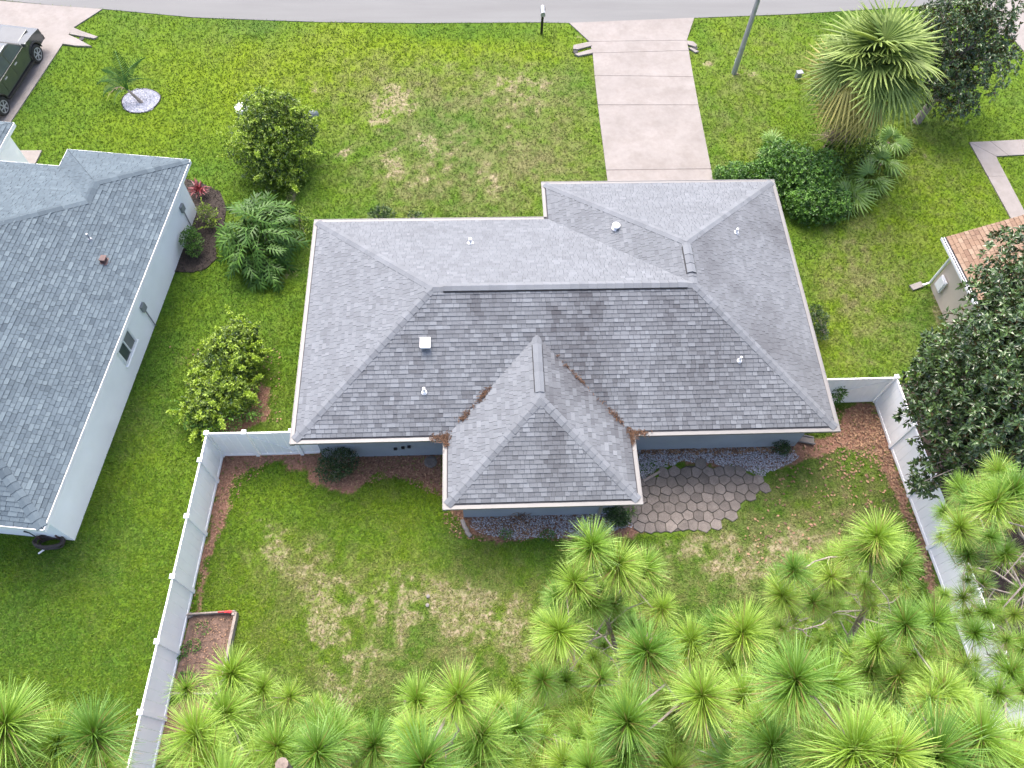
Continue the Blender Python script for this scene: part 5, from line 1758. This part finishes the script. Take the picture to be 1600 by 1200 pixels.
# ------------------------------------------------------------------ PINES: each needle tuft is a part
def tuft_mesh(seed, n=560, dead=0.06):
    r = np.random.default_rng(seed)
    u = r.random(n)
    cz = 1 - u * 1.55                      # mostly upward and outward, some hanging
    ph = r.uniform(0, 6.283, n)
    sz = np.sqrt(np.clip(1 - cz * cz, 0, 1))
    D = np.stack([sz * np.cos(ph), sz * np.sin(ph), cz], -1)
    L = r.uniform(.78, 1.08, n) * (1 - .12 * (cz < 0))
    base = np.stack([r.normal(0, .015, n), r.normal(0, .015, n), r.uniform(-.42, .03, n)], -1)
    base[:, 2] *= np.clip(1.1 - cz, .1, 1)
    S = np.cross(D, r.normal(0, 1, (n, 3)))
    S /= np.linalg.norm(S, axis=1, keepdims=True)
    w = .0100 * r.uniform(.8, 1.2, n)
    V, T, A, TN = [], [], [], []
    segs = (0, .4, .75, 1.0)
    P = []
    for t in segs:
        c = base + D * (L * t)[:, None] + np.array([0, 0, -1.0]) * (.16 * (L * t ** 2 * (sz + .1)))[:, None]
        ww = w * (1 - .75 * t ** 2)
        P.append((c - S * ww[:, None], c + S * ww[:, None]))
    V = np.stack([x for pr_ in P for x in pr_], 1)      # n, 8, 3
    q = np.array([(0, 1, 3, 2), (2, 3, 5, 4), (4, 5, 7, 6)])
    Q = q[None] + 8 * np.arange(n)[:, None, None]
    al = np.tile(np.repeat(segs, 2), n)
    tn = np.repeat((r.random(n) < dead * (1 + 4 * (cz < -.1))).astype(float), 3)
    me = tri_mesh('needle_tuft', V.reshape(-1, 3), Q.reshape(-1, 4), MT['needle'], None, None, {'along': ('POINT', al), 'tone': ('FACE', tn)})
    d = me.data
    bpy.data.objects.remove(me)
    return d
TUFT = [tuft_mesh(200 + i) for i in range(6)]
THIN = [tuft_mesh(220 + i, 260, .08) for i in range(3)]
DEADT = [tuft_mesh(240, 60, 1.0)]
_cb = MB()
_cb.lathe((0, 0, -.08), [(.012, 0), (.04, .02), (.048, .05), (.038, .09), (.02, .125), (.004, .14)], 9)
_co = _cb.build('pine_cone', MT['bark'])
CONE = _co.data
bpy.data.objects.remove(_co)
def pine(label, tufts, dref, rref, base_px, seed, low=10, lean=None, bare=3, zmin=3.0):
    """tufts: u, v, radius in the photograph; the distance grows as the tuft shows smaller"""
    dref *= 1.28
    low = int(low * 5)
    r = random.Random(seed)
    pos = []
    for tt in tufts:
        u, v, rad = tt[:3]
        d = dref * (rref / rad) ** .45 * r.uniform(.97, 1.03)
        p = atd(u, v, d)
        pos.append((p, rad * d / F_PX * 1.22 * r.uniform(.86, 1.2), tt[3] if len(tt) > 3 else 0))
    zt = max(p.z for p, _, _ in pos)
    base = at(*base_px) if base_px else None
    cx = sum(p.x * s for p, s, _ in pos) / sum(s for _, s, _ in pos)
    cyy = sum(p.y * s for p, s, _ in pos) / sum(s for _, s, _ in pos)
    if base is None:
        base = Vector((cx, cyy - 3.2, 0))
    root = empty('pine_tree', base, label, 'tree', 'pines behind the back yard')
    tip = max(pos, key=lambda q: q[0].z + q[1])[0]
    ax = [base + Vector((0, 0, -.1)), base.lerp(Vector((cx, cyy, zt * .5)), 1.0) * .5 + Vector((base.x, base.y, zt * .5)) * .5, Vector((cx, cyy, zt * .86)).lerp(tip, .35), tip - Vector((0, 0, .12))]
    b = MB()
    k = zt / 15
    b.tube(ax, [.10 * k + .03, .07 * k + .02, .035 * k + .008, .012], 8)
    b.build('trunk', MT['bark'], root)
    def trunk_at(z):
        for i in range(3):
            if ax[i].z <= z <= ax[i + 1].z:
                return ax[i].lerp(ax[i + 1], (z - ax[i].z) / (ax[i + 1].z - ax[i].z + 1e-6))
        return ax[3] if z > ax[3].z else ax[0]
    nodes_ = [trunk_at(zt * t) for t in (.25, .34, .42, .5, .56, .62, .68, .73, .78, .83, .88, .92)]
    def attach(p):
        best = min(nodes_, key=lambda q: (q - p).length + (1.5 if q.z > p.z - .1 else 0) + .25 * abs(math.hypot(q.x - p.x, q.y - p.y) - (p.z - q.z)))
        return best
    def limb(p, tipd, s, r0):
        s0 = attach(p)
        L = (p - s0).length
        m1 = s0.lerp(p, .35) + Vector((r.gauss(0, .06), r.gauss(0, .06), -.05)) * L
        m2 = s0.lerp(p, .7) + Vector((r.gauss(0, .05), r.gauss(0, .05), -.09)) * L
        bb = MB()
        rr = r0 * (.6 + .25 * min(L, 2.5))
        bb.tube([s0, m1, m2, p - tipd * s * .4, p + tipd * s * .08], [rr, rr * .8, rr * .6, rr * .45, rr * .3], 5)
        bb.build('branch', MT['twig'], root)
        nodes_.extend([m1, m2])
    order = sorted(range(len(pos)), key=lambda i: min((pos[i][0] - q).length for q in nodes_))
    for i in order:
        p, s, kind = pos[i]
        c0 = trunk_at(p.z)
        out = Vector((p.x - c0.x, p.y - c0.y, 0))
        tipd = Vector((0, .8, .75)) + out.normalized() * min(.5, out.length * .25) + Vector((r.gauss(0, .2), r.gauss(0, .15), 0))
        tipd.normalize()
        limb(p, tipd, s, .026)
        o = bpy.data.objects.new('needle_tuft', (DEADT[0] if kind == 2 else (THIN[i % 3] if kind == 1 else TUFT[(i * 5 + seed) % 6])))
        o.location = p
        o.rotation_euler = (tipd.to_track_quat('Z', 'Y').to_matrix() @ Matrix.Rotation(r.uniform(0, 6.28), 3, 'Z')).to_euler()
        o.scale = (s, s, s * r.uniform(.95, 1.15))
        link(o, root)
    # sparser tufts lower down on the same limbs
    for k in range(low):
        p, s, _ = r.choice(pos)
        c0 = trunk_at(p.z)
        q = c0.lerp(p, r.uniform(.4, 1.05)) + Vector((r.gauss(0, .4), r.gauss(0, .4), -r.uniform(.5, 2.4)))
        qu, qv = proj_np([tuple(q)])
        if q.z < 1.5 or qv[0] < min(t_[1] for t_ in tufts) + 12 or not min(t_[0] for t_ in tufts) - 5 < qu[0] < max(t_[0] for t_ in tufts) + 5:
            continue
        td = Vector((r.gauss(0, .5), .4 + r.gauss(0, .4), 1)).normalized()
        limb(q, td, s * .6, .016)
        o = bpy.data.objects.new('needle_tuft', r.choice(THIN + TUFT[:2]))
        o.location = q
        o.rotation_euler = td.to_track_quat('Z', 'Y').to_euler()
        o.scale = (s * r.uniform(.62, .95),) * 3
        link(o, root)
    for k in range(7):
        p, s, _ = r.choice(pos)
        o = bpy.data.objects.new('pine_cone', CONE)
        o.location = p + Vector((r.gauss(0, .06), r.gauss(0, .06) - .05, -s * r.uniform(.25, .5)))
        o.rotation_euler = (r.uniform(-.7, .7), r.uniform(-.7, .7), r.uniform(0, 6))
        link(o, root)
    for k in range(bare):
        z = r.uniform(.3, .8) * zt
        s0 = trunk_at(z)
        a = r.uniform(0, 6.28)
        e = s0 + Vector((math.cos(a), math.sin(a), .15)) * r.uniform(.7, 1.7)
        bb = MB()
        mid = s0.lerp(e, .5) + Vector((r.gauss(0, .12), r.gauss(0, .12), .12))
        bb.tube([s0, mid, e], [.022, .014, .006], 5)
        for _ in range(4):
            w = mid.lerp(e, r.random())
            bb.tube([w, w + Vector((r.gauss(0, .28), r.gauss(0, .28), r.gauss(.05, .15)))], [.008, .004], 4)
        bb.build('dead_branch', MT['twig'], root)
    return root
pine('pine tree at the bottom left corner, outside the white fence', [(8, 1128, 46), (88, 1160, 46), (146, 1146, 46), (28, 1186, 44), (112, 1192, 32, 1), (-30, 1180, 44), (60, 1215, 44), (-20, 1110, 30), (170, 1180, 28, 1)], 9.5, 45, None, 1, 6)
pine('pine tree just right of the fence at the bottom, below the garden bed', [(362, 1050, 34), (410, 1074, 30), (350, 1112, 38), (305, 1145, 46), (330, 1192, 46), (395, 1138, 32), (432, 1165, 42), (455, 1133, 25, 1), (375, 1165, 34), (280, 1180, 34), (400, 1205, 40), (350, 1230, 50)], 9.8, 40, None, 2, 8)
pine('low pine tree at the bottom, left of the tall forked one', [(495, 1106, 22), (478, 1120, 24), (495, 1172, 52), (546, 1165, 30, 1), (585, 1162, 40), (548, 1192, 26), (520, 1140, 22, 1), (620, 1185, 34), (460, 1195, 44), (560, 1215, 40), (605, 1210, 30)], 10.5, 40, None, 3, 8)
pine('tall bright pine tree at the bottom centre with a forked crown', [(716, 1084, 52), (652, 1092, 40), (674, 1120, 36), (750, 1146, 46), (786, 1106, 26), (662, 1192, 62), (702, 1140, 34), (782, 1186, 36), (735, 1190, 46), (700, 1225, 50), (640, 1140, 28, 1), (805, 1137, 38)], 8.2, 50, None, 4, 8)
pine('slender pine tree in front of the patio with its trunk showing', [(925, 850, 38), (966, 880, 37), (1008, 886, 31), (897, 908, 35), (870, 944, 24), (893, 950, 24), (957, 944, 30), (958, 965, 26), (1035, 950, 29), (873, 985, 37), (980, 924, 20), (1000, 960, 13, 2), (868, 1028, 28, 1), (848, 1062, 27), (884, 1062, 27), (945, 1060, 18, 1), (840, 1112, 27, 1), (858, 1088, 20, 1), (850, 1010, 20, 1), (915, 880, 24), (990, 905, 24), (905, 975, 20, 1)], 13.5, 32, (985, 1120), 5, 10, bare=6)
pine('full pine tree at the bottom, right of the slender one', [(1010, 1015, 43), (1080, 998, 36), (1125, 985, 34), (1162, 985, 39), (1173, 1030, 19), (980, 1125, 43), (1002, 1138, 36), (1052, 1112, 33), (1097, 1085, 49), (1162, 1087, 46), (905, 1150, 30), (942, 1160, 40), (975, 1180, 40), (1030, 1172, 36), (1052, 1162, 26), (848, 1150, 34, 1), (885, 1180, 30), (1107, 1187, 20, 1), (1150, 1188, 40), (1010, 1045, 30), (1090, 1020, 28), (1040, 1040, 22, 1), (920, 1200, 40)], 10.8, 40, (1040, 1210), 6, 12, bare=5)
pine('large pale tipped pine tree at the bottom right with huge tufts', [(1244, 1058, 64), (1297, 1066, 50), (1207, 1162, 47), (1285, 1172, 52), (1337, 1168, 62), (1400, 1176, 62), (1462, 1176, 56), (1535, 1148, 50), (1370, 1205, 55), (1510, 1200, 50), (1240, 1200, 46), (1430, 1215, 55), (1580, 1195, 44), (1560, 1170, 30, 1), (1180, 1200, 38)], 7.4, 58, None, 7, 8)
pine('airy pine tree in the back yard right of the patio', [(1372, 836, 33), (1358, 860, 31), (1384, 848, 28), (1410, 862, 29), (1407, 886, 29), (1325, 865, 26), (1298, 876, 23), (1285, 886, 21), (1240, 888, 28), (1262, 885, 20), (1340, 888, 23), (1222, 928, 26), (1250, 910, 21, 1), (1270, 938, 23, 1), (1300, 920, 20, 1), (1320, 911, 18, 1), (1307, 940, 15, 1), (1335, 940, 14, 1), (1362, 928, 20, 1), (1415, 918, 15, 1), (1237, 962, 20, 1), (1210, 975, 19, 1), (1230, 987, 15, 1), (1218, 905, 22)], 14.5, 26, (1310, 1030), 8, 8, bare=9)
pine('dark green pine tree by the right fence, lower half of the yard', [(1415, 972, 34), (1460, 967, 29), (1372, 1005, 31), (1332, 1017, 29), (1360, 1045, 31), (1400, 1067, 29), (1385, 1086, 26), (1475, 1076, 43), (1500, 1100, 36), (1435, 1022, 29), (1492, 1032, 15, 1), (1445, 1060, 30), (1450, 1110, 32), (1410, 1110, 28, 1), (1470, 1010, 20, 1), (1340, 1090, 22, 1), (1390, 1030, 20, 1)], 13.0, 30, (1420, 1120), 9, 10, bare=8)
pine('scraggly pine tree with bare limbs beyond the right fence', [(1560, 737, 25), (1502, 764, 25), (1530, 764, 21), (1585, 764, 36), (1557, 782, 36), (1522, 790, 26), (1500, 822, 33), (1470, 838, 14, 1), (1590, 808, 22), (1552, 832, 16, 1), (1570, 864, 22), (1512, 864, 20), (1535, 912, 15, 1), (1595, 922, 16), (1562, 962, 18), (1552, 988, 18, 1), (1505, 932, 18, 1), (1580, 1050, 26), (1560, 1082, 29), (1522, 1072, 26), (1597, 1080, 26), (1590, 1150, 32), (1600, 1010, 22), (1540, 805, 22), (1515, 800, 20), (1595, 780, 26), (1540, 960, 14, 1), (1515, 890, 16, 1)], 14.0, 26, (1570, 960), 10, 6, bare=16)
# cut stump of a branch seen at the bottom edge
b = MB()
sp = atd(440, 1194, 11.5)
b.tube([Vector((sp.x - .2, sp.y - 3, 0)), sp], [.11, .085], 10)
tag(b.build('dead_trunk', MT['bark'], None), 'broken bare trunk end among the bottom pines', 'tree trunk')

# ------------------------------------------------------------------ PICKUP TRUCK
wf, wr = at(66, 96), at(14, 178)
fwd = (wf - wr).normalized()
tang = math.atan2(fwd.y, fwd.x)
rgt = Vector((fwd.y, -fwd.x, 0))
WB = (wf - wr).length
torg = (wf + wr) / 2 - rgt * 0.98
def TP(x, y, z):
    """truck frame: x forward from mid-wheelbase, y to the right of the centre line"""
    return torg + fwd * x + rgt * y + Vector((0, 0, z))
truck = empty('pickup_truck', torg, 'dark grey green crew cab pickup truck on the left driveway', 'pickup truck')
def side_loft(name, prof, ys, mat, bevel=0.02, par=None, taper=None):
    """closed side profile (x, z) swept across the width; taper narrows upper points"""
    b = MB()
    n = len(prof)
    V = []
    for s in (-1, 1):
        for x, z in prof:
            yy = ys * s
            if taper:
                yy *= 1 - taper(z)
            V.append(TP(x, yy, z + .036))
    F = [tuple(range(n)), tuple(range(2 * n - 1, n - 1, -1))] + [(i, n + i, n + (i + 1) % n, (i + 1) % n) for i in range(n)]
    b.add(V, F)
    o = b.build(name, mat, par or truck, None, bevel)
    return o
hw = WB / 2
def arch(cx, r=.47, n=7, z=.42):
    return [(cx + r * math.cos(math.pi * (1 - i / (n - 1))), z + r * math.sin(math.pi * (1 - i / (n - 1)))) for i in range(n)]
low = [(-hw - 1.05, .55), (-hw - .47, .5)] + arch(-hw) + [(-hw + .47, .46), (hw - .47, .46)] + arch(hw) + [(hw + .47, .48), (hw + .88, .5), (hw + .95, .8), (hw + .9, 1.08), (hw + .3, 1.17), (hw - .55, 1.22), (-hw - 1.05, 1.2)]
body = side_loft('body', low, .96, MT['paint'], .03)
cabx0, cabx1 = -hw + .75, hw - .55
cab = [(cabx0 - .1, 1.18), (cabx1 + .12, 1.18), (cabx1 - .55, 1.78), (cabx1 - .8, 1.83), (cabx0 + .15, 1.82), (cabx0, 1.72)]
cabo = side_loft('cab', cab, .93, MT['paint'], .04, taper=lambda z: .16 * max(0, (z - 1.18) / .65))
def side_pane(x0, x1, x2, x3, z0, z1, s, name='side_window'):
    b = MB()
    def yy(z):
        return (.93 * (1 - .16 * (z - 1.18) / .65) + .006) * s
    v = [TP(x0, yy(z0), z0 + .036), TP(x1, yy(z0), z0 + .036), TP(x2, yy(z1), z1 + .036), TP(x3, yy(z1), z1 + .036)]
    inn = [p - rgt * (.02 * s) for p in v]
    b.add(v + inn, [(0, 1, 2, 3), (7, 6, 5, 4), (0, 4, 5, 1), (1, 5, 6, 2), (2, 6, 7, 3), (3, 7, 4, 0)])
    b.build(name, MT['glass'], truck)
xm = (cabx0 + cabx1) / 2 - .1
for s in (-1, 1):
    side_pane(xm + .04, cabx1 - .06, cabx1 - .5, xm + .04, 1.24, 1.70, s)
    side_pane(cabx0 + .12, xm - .04, xm - .04, cabx0 + .2, 1.24, 1.70, s)
def quad_plate(name, pts, mat, nrm, th=.02, par=None):
    b = MB()
    v = [Vector(p) + nrm * .006 for p in pts]
    u_ = [p - nrm * th for p in v]
    b.add(v + u_, [(0, 1, 2, 3), (7, 6, 5, 4), (0, 4, 5, 1), (1, 5, 6, 2), (2, 6, 7, 3), (3, 7, 4, 0)])
    return b.build(name, mat, par or truck)
wsl = (Vector((-.67, 0, .60))).normalized()
wn_ = (fwd * .60 + Vector((0, 0, .67))).normalized()
quad_plate('windshield', [TP(cabx1 + .06, -.84, 1.27), TP(cabx1 + .06, .84, 1.27), TP(cabx1 - .5, .74, 1.77), TP(cabx1 - .5, -.74, 1.77)], MT['glass'], wn_)
b = MB()
b.box(TP((cabx1 + hw + .8) / 2 + .05, 0, 1.215), (.95, 1.2, .05), rz=tang)
b.build('hood_bulge', MT['paint'], truck, None, .02)
quad_plate('bed_floor', [TP(-hw - 1.0, -.8, 1.22), TP(-hw - 1.0, .8, 1.22), TP(cabx0 - .15, .8, 1.22), TP(cabx0 - .15, -.8, 1.22)], MT['black'], Vector((0, 0, 1)), .015)
for s in (-1, 1):
    for x in (hw, -hw):
        c = TP(x, s * .86, .42)
        b = MB()
        b.lathe(c, [(.26, -.13), (.38, -.13), (.42, -.09), (.42, .09), (.38, .13), (.27, .13)], 24, axis=rgt * s)
        wh = b.build('wheel', MT['rubber'], truck)
        b = MB()
        b.lathe(c + rgt * s * .02, [(.285, .09), (.285, .115), (.25, .115), (.245, .07)], 20, axis=rgt * s)
        for k in range(6):
            a = k * math.pi / 3
            dv = fwd * math.cos(a) + Vector((0, 0, 1)) * math.sin(a)
            b.bar(c + rgt * s * .125 + dv * .03, c + rgt * s * .125 + dv * .25, .06, .03, up=rgt)
        b.lathe(c + rgt * s * .12, [(.07, 0), (.07, .03)], 10, axis=rgt * s)
        b.build('rim', MT['alloy'], wh)
        b = MB()
        pts = [TP(x + .5 * math.cos(t), s * .975, .46 + .5 * math.sin(t)) for t in [math.pi * i / 10 for i in range(11)]]
        b.tube(pts, .035, 6)
        b.build('fender_flare', MT['black'], truck)
    b = MB()
    b.box(TP(cabx1 - .02, s * 1.08, 1.36), (.12, .22, .18), rz=tang)
    b.build('mirror', MT['paint'], truck, None, .03)
    b = MB()
    b.bar(TP(-hw + .5, s * .98, .42), TP(hw - .5, s * .98, .42), .14, .06)
    b.build('running_board', MT['black'], truck)
    for xa in (xm + .16, cabx0 + .22):
        b = MB()
        b.bar(TP(xa, s * .975, 1.08), TP(xa + .2, s * .975, 1.08), .03, .04)
        b.build('door_handle', MT['steel'], truck)
    b = MB()
    b.box(TP(hw + .86, s * .74, .95), (.14, .34, .16), rz=tang)
    b.build('headlight', MT['pvc'], truck, None, .02)
    for xa in (xm, cabx0 + .02, cabx1 + .02):
        b = MB()
        b.bar(TP(xa, s * .962, .55), TP(xa, s * .962, 1.18), .008, .012)
        b.build('door_seam', MT['black'], truck)
b = MB()
b.box(TP(hw + .95, 0, .62), (.14, 1.9, .24), rz=tang)
b.build('bumper', MT['black'], truck, None, .03)
b = MB()
b.bar(TP(cabx1 + .10, -.72, 1.262), TP(cabx1 + .10, .72, 1.262), .05, .02)
b.build('wiper_cowl', MT['black'], truck)

# ------------------------------------------------------------------ SMALL THINGS
mp = at(846, 52)
mbx = empty('mailbox', mp, 'black post mailbox at the edge of the road', 'mailbox')
b = MB()
b.box(mp + Vector((0, 0, .5)), (.12, .12, 1.1))
b.build('post', MT['black'], mbx)
b = MB()
prof = [(-.11, 0), (.11, 0), (.11, .13)] + [(.11 * math.cos(t), .13 + .11 * math.sin(t)) for t in [math.pi * i / 8 for i in range(1, 8)]] + [(-.11, .13)]
n = len(prof)
V = [mp + Vector((x, yy, 1.08 + z)) for yy in (-.22, .34) for x, z in prof]
b.add(V, [tuple(range(n - 1, -1, -1)), tuple(range(n, 2 * n))] + [(i, (i + 1) % n, n + (i + 1) % n, n + i) for i in range(n)])
bx = b.build('box', MT['steel'], mbx)
b = MB()
b.box(mp + Vector((.125, .1, 1.28)), (.015, .03, .16))
b.build('flag', MT['black'], bx)
b = MB()
b.bar(mp + Vector((0, -.06, .75)), mp + Vector((0, .3, 1.07)), .06, .06)
b.build('brace', MT['black'], mbx)

pp = at(1147, 114)
pole = empty('light_pole', pp, 'grey steel light pole leaning out of the top of the frame, right of the driveway', 'light pole')
b = MB()
b.tube([pp + Vector((0, 0, -.1)), pp + Vector((.02, .1, 8.0))], [.13, .075], 12)
b.build('pole', MT['steel'], pole)
b = MB()
b.box(pp + Vector((.03, .12, .55)), (.2, .2, .28))
b.build('base_cover', MT['pvc'], pole, None, .02)
b = MB()
b.tube([pp + Vector((.02, .1, 8.0)), pp + Vector((.02, .8, 8.25)), pp + Vector((.02, 1.6, 8.25))], .045, 8)
b.build('arm', MT['steel'], pole)
b = MB()
b.box(pp + Vector((.02, 1.9, 8.24)), (.28, .7, .14))
b.build('lamp_head', MT['steel'], pole, None, .04)

def lid(u, v, r_, mat, label, dome):
    c = at(u, v)
    t = empty('septic_lid', c, label, 'lid', 'round lids in the front lawn')
    b = MB()
    b.lathe(c + Vector((0, 0, -.02)), [(r_ * 1.05, 0), (r_ * 1.05, .10), (r_ * .98, .13)], 20)
    b.build('riser', MT[mat], t)
    b = MB()
    b.lathe(c + Vector((0, 0, .11)), [(r_, 0), (r_ * .97, .05), (r_ * .7, .05 + dome * .6), (r_ * .3, .05 + dome), (.01, .05 + dome)], 20)
    b.build('cover', MT[mat], t)
    for k in range(6):
        b = MB()
        a = k * math.pi / 3
        b.bar(c + Vector((math.cos(a) * r_ * .3, math.sin(a) * r_ * .3, .165 + dome * .9)), c + Vector((math.cos(a) * r_ * .92, math.sin(a) * r_ * .92, .16)), .03, .02)
        b.build('rib', MT[mat], t)
lid(378, 171, .30, 'pvc', 'white round lid left of the tall shrub', .05)
lid(490, 181, .24, 'lid_green', 'dark green grey domed lid right of the tall shrub', .14)

c = at(1246, 122)
t = empty('utility_box', c, 'small grey utility box in the lawn left of the fan palm', 'utility box')
b = MB()
b.box(c + Vector((0, 0, .16)), (.26, .22, .34), rz=.2)
b.build('cabinet', MT['plastic'], t, None, .02)
b = MB()
b.box(c + Vector((0, 0, .35)), (.31, .27, .04), rz=.2)
b.build('cover', MT['plastic'], t, None, .015)

c = at(1250, 686, .1)
t = empty('splash_block', at(1256, 690), 'weathered concrete splash block at the rear right corner of the grey house', 'splash block')
b = MB()
d0, d1 = at(1238, 684), at(1271, 690)
b.bar(d0 + Vector((0, 0, .05)), d1 + Vector((0, 0, .035)), .26, .07)
b.build('trough', MT['concrete'], t)
for s in (-1, 1):
    b = MB()
    nn = Vector((0, 1, 0)) * .13 * s
    b.bar(d0 + nn + Vector((0, 0, .11)), d1 + nn + Vector((0, 0, .09)), .04, .06)
    b.build('rim', MT['concrete'], t)
b = MB()
p0 = at(1228, 702, .05)
b.tube([p0, at(1236, 695, .3), at(1243, 691, .35)], [.012, .01, .006], 5)
b.tube([at(1234, 697, .25), at(1243, 697, .3)], [.008, .004], 5)
tag(b.build('fallen_branch', MT['twig']), 'dry forked branch leaning near the splash block', 'branch')
for i, (u, v, rz, lab) in enumerate(((724, 817, 1.2, 'uppermost pale edging stone left of the porch gravel'), (728, 826, 1.0, 'middle pale edging stone left of the porch gravel'), (732, 834, .9, 'lowest pale edging stone left of the porch gravel'))):
    b = MB()
    b.box(at(u, v, .05), (.26, .14, .12), rz=-rz)
    tag(b.build('edging_stone', MT['concrete'], None, None, .03), lab, 'stone', 'pale stones at the gravel edge')
for i, (u, v) in enumerate(((1012, 748), (1024, 741))):
    b = MB()
    b.bar(at(u - 7, v + 4, .04), at(u + 7, v - 4, .04), .09, .1)
    tag(b.build('edging_block', MT['timber'], None, None, .015), ('edging bar at the upper left patio edge, nearer the porch roof', 'edging bar at the upper left patio edge, nearer the gravel')[i], 'edging')
for i, (u, v) in enumerate(((669, 932), (668, 946))):
    c = at(u, v)
    t = empty('cleanout_cap', c, ('upper small grey cleanout cap in the worn back lawn', 'lower small grey cleanout cap in the worn back lawn')[i], 'pipe cap', 'cleanout caps in the back lawn')
    b = MB()
    b.lathe(c, [(.05, -.05), (.05, .04), (.06, .04), (.06, .06), (.03, .065), (.03, .08)], 12)
    b.build('cap', MT['concrete'], t)
c = at(690 - 5, 765)
b = MB()
b.lathe(at(673, 722, 0), [(.2, 0), (.24, .03), (.16, .06)], 9)
tag(b.build('stepping_stone', MT['stone'], None), 'flat reddish stepping stone in the brown bed at the rear wall', 'stone')

# heap of dark hose by the corner of the left house
hc = at(82, 850)
t = empty('garden_hose', hc, 'dark coiled garden hose heaped at the rear corner of the white house', 'hose')
for k in range(7):
    b = MB()
    rr = .34 + rnd.uniform(-.06, .08)
    pts = []
    ca = Vector((rnd.uniform(-.05, .05), rnd.uniform(-.04, .04), 0))
    for i in range(21):
        a = 2 * math.pi * i / 20
        pts.append(hc + ca + Vector((math.cos(a) * rr * 1.25, math.sin(a) * rr * .55, .08 + k * .045 + .05 * math.sin(a * 2 + k))))
    b.tube(pts, .026, 6)
    b.build('coil', MT['hose'], t)
b = MB()
b.tube([hc + Vector((-.35, .12, .3)), hc + Vector((-.5, .2, .6)), hc + Vector((-.62, .22, .72))], [.02, .02, .03], 6)
b.build('nozzle', MT['black'], t)
b = MB()
b.tube([hc + Vector((-.2, -.2, .05)), hc + Vector((-.35, -.33, .05))], .03, 6)
b.build('connector', MT['pvc'], t)
for xx in (-.3, .3):
    b = MB()
    b.bar(hc + Vector((xx, .1, 0)), hc + Vector((xx, .12, .5)), .04, .04)
    b.build('stand_leg', MT['rust'], t)
